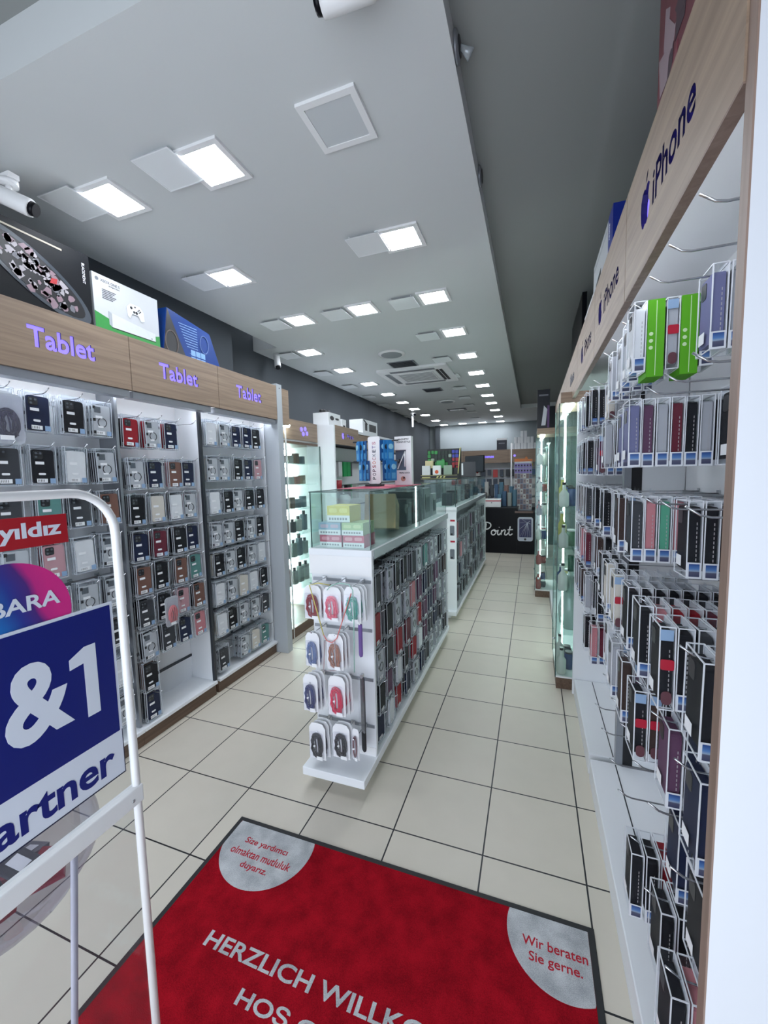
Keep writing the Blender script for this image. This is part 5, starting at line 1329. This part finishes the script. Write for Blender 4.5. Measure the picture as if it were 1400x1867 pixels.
for r in range(5): part('rail', B(-1.85, .85, 10.27, 10.28, 1.70-.26*r, 1.72-.26*r), greymetal, t)
bc = [(206, 206, 202), (60, 70, 84), (120, 124, 128), (190, 60, 60), (90, 130, 150), (36, 40, 48), (170, 172, 170), (216, 218, 216), (70, 100, 130)]
for r in range(5):
    for k in range(14):
        c = random.choice(bc); w = random.uniform(.08, .13); h = random.uniform(.14, .22)
        link('hanging_carton', B(-w/2, w/2, 0, .05, -h, 0).mesh('carton', mat('goods_%d_%d_%d' % c, c, .4)), None, (-1.55+.165*k, 10.16, 1.69-.26*r), None, 'hanging carton on the back wall unit, %s row, %s from the left' % (ROWN[r], (HOOKN+['thirteenth', 'fourteenth'])[k]), 'carton', 'cartons on the back wall unit')
k = 0
for (z, xs) in ((2.221, (.10, .265, .43, .595)), (2.381, (.18, .345, .51)), (2.541, (.345,))):
    for x in xs:
        t = thing('white_carton', 'white carton stacked on the back header, %s' % ['bottom row first', 'bottom row second', 'bottom row third', 'bottom row last', 'middle row first', 'middle row second', 'middle row last', 'on the very top'][k], 'box', (x, 10.12, z), group='white cartons on the back header'); k += 1
        part('carton', B(-.08, .08, -.08, .08, 0, .158), paper, t, bevel=.003); part('tape', B(-.012, .012, -.0808, -.08, 0, .158), MATS['print_pale'], t)
t = thing('picture_carton', 'dark carton with white top on the back header', 'box', (-.22, 10.1, 2.221))
part('carton', B(-.13, .13, -.06, .06, 0, .26), mat('carton_night', (24, 28, 44), .4, noise=.3), t); part('lid', B(-.132, .132, -.062, .062, .2605, .31), whitemat, t); part('print', B(-.08, .08, -.062, -.0605, .16, .19), MATS['print_grey'], t)

# ================================================================== ENTRANCE: MAT, SIGN STAND, BOWL
t = thing('door_mat', 'large red entrance mat with grey greeting circles and black rubber edge', 'mat', (0,0,0))
mx0, mx1, my1, my0 = -.714, .804, -.166, -1.16
part('rubber_edge', B(mx0, mx1, my0, my1, 0, .006), mat('mat_rubber', (20, 22, 26), .6), t, bevel=.002)
part('pile', B(mx0+.022, mx1-.022, my0+.022, my1-.022, .006, .0085), carpet('red_pile', (118, 4, 18), (168, 15, 32)), t)
def clipdisc(cx, cy, r):
    out = []
    for i in range(72):
        a = 2*PI*i/72
        out.append((min(max(cx+r*math.cos(a), mx0+.0225), mx1-.0225), min(max(cy+r*math.sin(a), my0+.0225), my1-.0225)))
    return out
greyp = carpet('grey_pile', (150, 153, 156), (204, 207, 208))
redp = mat('red_ink_pile', (170, 22, 40), .95, noise=.15, scale=300)
part('greeting_disc', MB().prism(clipdisc(-.497, -.255, .205), (0,0,.0086), XU, YU, ZU, .0006), greyp, t)
part('greeting_disc', MB().prism(clipdisc(.700, -.238, .187), (0,0,.0086), XU, YU, ZU, .0006), greyp, t)
LL = []
for s, x0, x1, y0, y1 in (('Size yardımcı', -.607, -.392, -.288, -.252), ('olmaktan mutluluk', -.640, -.345, -.338, -.304), ('duyarız.', -.555, -.425, -.390, -.355),
                          ('Wir beraten', .566, .772, -.297, -.266), ('Sie gerne.', .588, .752, -.350, -.312)):
    LL.append(letters(s, redp, x0, x1, y0, y1, XU, YU, (0,0,.0094), .0008, bold=.012))
link('lettering', join(LL), t, label='red greeting letters on the grey circles')
link('lettering', join([letters('HERZLICH WILLKOMMEN', greyp, -.482, .572, -.660, -.610, XU, YU, (0,0,.0088), .0008, bold=.02), letters('HOŞ GELDİNİZ', greyp, -.268, .36, -.768, -.700, XU, YU, (0,0,.0088), .0008, bold=.02)]), t, label='grey welcome letters')

# sign stand, parallel to the aisle
SX = -.25
t = thing('sign_stand', 'white tubular sign stand with a blue partner poster at the left edge', 'sign', (SX, -1.35, 0))
ya, yb = -1.68+1.35, -1.022+1.35
tp = [(0, yb, .011), (0, yb, 1.51)]
for k in range(1, 9):
    a = k*PI/16; tp.append((0, yb-.085+.085*math.cos(a), 1.515+.088*math.sin(a)))
for k in range(1, 9):
    a = PI/2+k*PI/16; tp.append((0, ya+.085+.085*math.cos(a), 1.515+.088*math.sin(a)))
tp.append((0, ya, .011))
fr = part('frame', MB().tube(tp, .0088, 10), whitemat, t)
part('crossbar', B(-.012, .012, ya-.006, yb+.008, .902, .942), whitemat, t, bevel=.003)
part('screw', MB().lathe([(.004, .012), (.003, .0135)], (0, yb-.018, .918), 8, ax=0), metal, t)
for y in (ya+.14, -1.14+1.35):
    rl = part('rear_leg', MB().tube([(-.03, y, .90), (-.10, y-.03, .012)], .0065, 8), mat('grey_tube', (168, 166, 178), .35), t)
    part('foot_cap', MB().lathe([(.010, 0.0), (.009, .02)], (-.10, y-.03, .0096), 10), black, rl)
for y in (ya, yb): part('foot_cap', MB().lathe([(.012, 0), (.0105, .03)], (0, y, .0096), 12), black, fr)
part('lower_sheet', B(-.0015, .0015, ya+.02, yb-.012, .06, .895), clear('lower_clear_sheet', (250, 251, 252), .015, .02, .05, (200, 205, 210), .06), t)
part('upper_sheet', B(-.0015, .0015, ya+.01, yb-.010, .945, 1.585), clear('upper_clear_sheet', (251, 252, 252), .01, .02, .05, (200, 205, 210), .06), t)
yo = 1.35
def poster(name, lab):
    return thing(name, lab, 'poster', (SX, -1.35, 0))
pw = mat('poster_white', (226, 232, 244), .4, noise=.01); pb = mat('poster_blue', (10, 26, 116), .35, noise=.02)
t = poster('partner_poster', 'dark blue poster with white number letters and Partner below, on the sign stand')
py0, py1 = -1.46+yo, -1.047+yo
part('sheet', B(.004, .006, py0, py1, .994, 1.374), pw, t)
part('blue_field', B(.006, .0066, py0+.004, py1-.006, 1.092, 1.368), pb, t)
part('edge_line', MB().box(.0059, .0064, py0, py1, .9935, .996).box(.0059, .0064, py1-.0016, py1, .994, 1.092), mat('line_dark', (20, 26, 60), .5), t)
link('lettering', join([letters('&', pw, -1.248+yo, -1.139+yo, 1.165, 1.309, YU, ZU, (.0068, 0, 0), .0006, bold=.03), 
                        MB().prism([(-.019, 0), (.006, .0), (.006, .144), (-.016, .144), (-.045, .128), (-.045, .108), (-.019, .112)], (.0066, -1.095+yo, 1.157), YU, ZU, XU, .0005).mesh('one', pw),
                        MB().prism([(-.019, 0), (.006, .0), (.006, .144), (-.016, .144), (-.045, .128), (-.045, .108), (-.019, .112)], (.0066, -1.285+yo, 1.157), YU, ZU, XU, .0005).mesh('one', pw)]), t)
link('lettering', letters('Partner', pb, -1.318+yo, -1.069+yo, 1.012, 1.073, YU, ZU, (.0063, 0, 0), .0006, bold=.022), t, label='blue word Partner')
t = poster('red_poster', 'small red name plate at the top of the sign stand')
rp = mat('poster_red', (176, 22, 36), .35, noise=.02)
part('sheet', B(.004, .006, -1.36+yo, -1.120+yo, 1.512, 1.566), rp, t)
link('lettering', letters('ayyıldız', pw, -1.266+yo, -1.131+yo, 1.521, 1.556, YU, ZU, (.0063, 0, 0), .0006, bold=.03), t)
t = poster('round_poster', 'round blue and pink poster on the sign stand above the dark blue one')
def gradient_mat():
    m = bpy.data.materials.new('poster_swirl'); m.use_nodes = True
    nt = m.node_tree; b = nt.nodes['Principled BSDF']; b.inputs['Roughness'].default_value = .35
    tc = nt.nodes.new('ShaderNodeTexCoord'); sp = nt.nodes.new('ShaderNodeSeparateXYZ'); nt.links.new(tc.outputs['Generated'], sp.inputs[0])
    def math_node(op, a, b):
        q = nt.nodes.new('ShaderNodeMath'); q.operation = op
        for i, x in enumerate((a, b)):
            if isinstance(x, (int, float)): q.inputs[i].default_value = x
            else: nt.links.new(x, q.inputs[i])
        return q.outputs[0]
    # a slanting coordinate: low at the lower left, high at the upper right
    k = math_node('ADD', math_node('MULTIPLY', sp.outputs[1], .84), math_node('MULTIPLY', sp.outputs[2], .30))
    w = nt.nodes.new('ShaderNodeTexNoise'); w.inputs['Scale'].default_value = 2.2; nt.links.new(tc.outputs['Generated'], w.inputs['Vector'])
    k = math_node('ADD', k, math_node('MULTIPLY', math_node('SUBTRACT', w.outputs['Fac'], .5), .16))
    r = nt.nodes.new('ShaderNodeValToRGB'); e = r.color_ramp.elements
    e[0].position = .30; e[0].color = rgb(30, 146, 206); e[1].position = .90; e[1].color = rgb(222, 46, 140)
    for p, c in ((.48, (30, 116, 196)), (.62, (44, 58, 150)), (.74, (78, 44, 128)), (.80, (206, 44, 138))):
        q = e.new(p); q.color = rgb(*c)
    nt.links.new(k, r.inputs[0]); nt.links.new(r.outputs[0], b.inputs['Base Color'])
    return m
part('sheet', MB().prism(circ(.098, 48), (.001+.0006, -1.222+yo, 1.392), YU, ZU, XU, .002), gradient_mat(), t)
link('lettering', letters('LEBARA', pw, -1.292+yo, -1.143+yo, 1.401, 1.428, YU, ZU, (.0042, 0, 0), .0006, bold=.02), t)
for o in ('sheet',): pass

# clear bowl of small packets behind the sign
t = thing('clear_bowl', 'clear round bowl on a wire stand behind the sign stand', 'bowl', (-.56, -1.17, 0))
prof = [(.05, .655), (.12, .667), (.18, .70), (.215, .755), (.222, .80), (.21, .85), (.17, .90)]
bw = MB(); n = 32
for (r, h) in prof:
    for j in range(n): bw.v.append((r*math.cos(2*PI*j/n), r*math.sin(2*PI*j/n), h))
for i in range(len(prof)-1):
    for j in range(n): bw.f.append((i*n+j, i*n+(j+1) % n, (i+1)*n+(j+1) % n, (i+1)*n+j)); bw.m.append(0); bw.sm.append(True)
bw.f.append(tuple(range(n))[::-1]); bw.m.append(0); bw.sm.append(False)
part('bowl', bw, clear('bowl_clear', (232, 230, 236), .10, .05, .04, (150, 142, 152), .22), t)
part('rim', MB().tube([(.17*math.cos(a*PI/16), .17*math.sin(a*PI/16), .90) for a in range(32)], .004, 6, closed=True), rimplastic, t)
for k in range(3):
    a = (-2.9, -1.57, -1.1)[k]
    part('leg', MB().tube([(.05*math.cos(a), .05*math.sin(a), .652), (.26*math.cos(a), .26*math.sin(a), .004)], .004, 6), metal, t)
ORDS = HOOKN+['fifteenth', 'sixteenth', 'seventeenth', 'eighteenth', 'nineteenth', 'twentieth', 'topmost but one', 'topmost']
for k in range(22):
    c = [(150, 30, 50), (40, 42, 52), (120, 120, 126), (150, 50, 68)][k % 4]
    a = k*2.4; r = (.03+.09*((k*7) % 11)/11) if k < 12 else (.05+.10*((k*5) % 9)/9)
    o = link('packet', B(-.036, .036, -.026, .026, 0, .011).mesh('packet', mat('goods_%d_%d_%d' % c, c, .4)), None, (-.56+r*math.cos(a), -1.17+r*math.sin(a), .680+.004*k if k < 12 else .715+.010*(k-12)), (random.uniform(-.3, .3), random.uniform(-.3, .3), a), '%s packet in the clear bowl, %s from the bottom' % ({(150, 30): 'dark red', (40, 42): 'black', (120, 120): 'grey', (150, 50): 'dull pink'}[c[:2]], ('%s' % ORDS[k])), 'packet', 'packets in the clear bowl')
    part('label', B(-.02, .02, -.012, .012, .0121, .0126), paper, o)
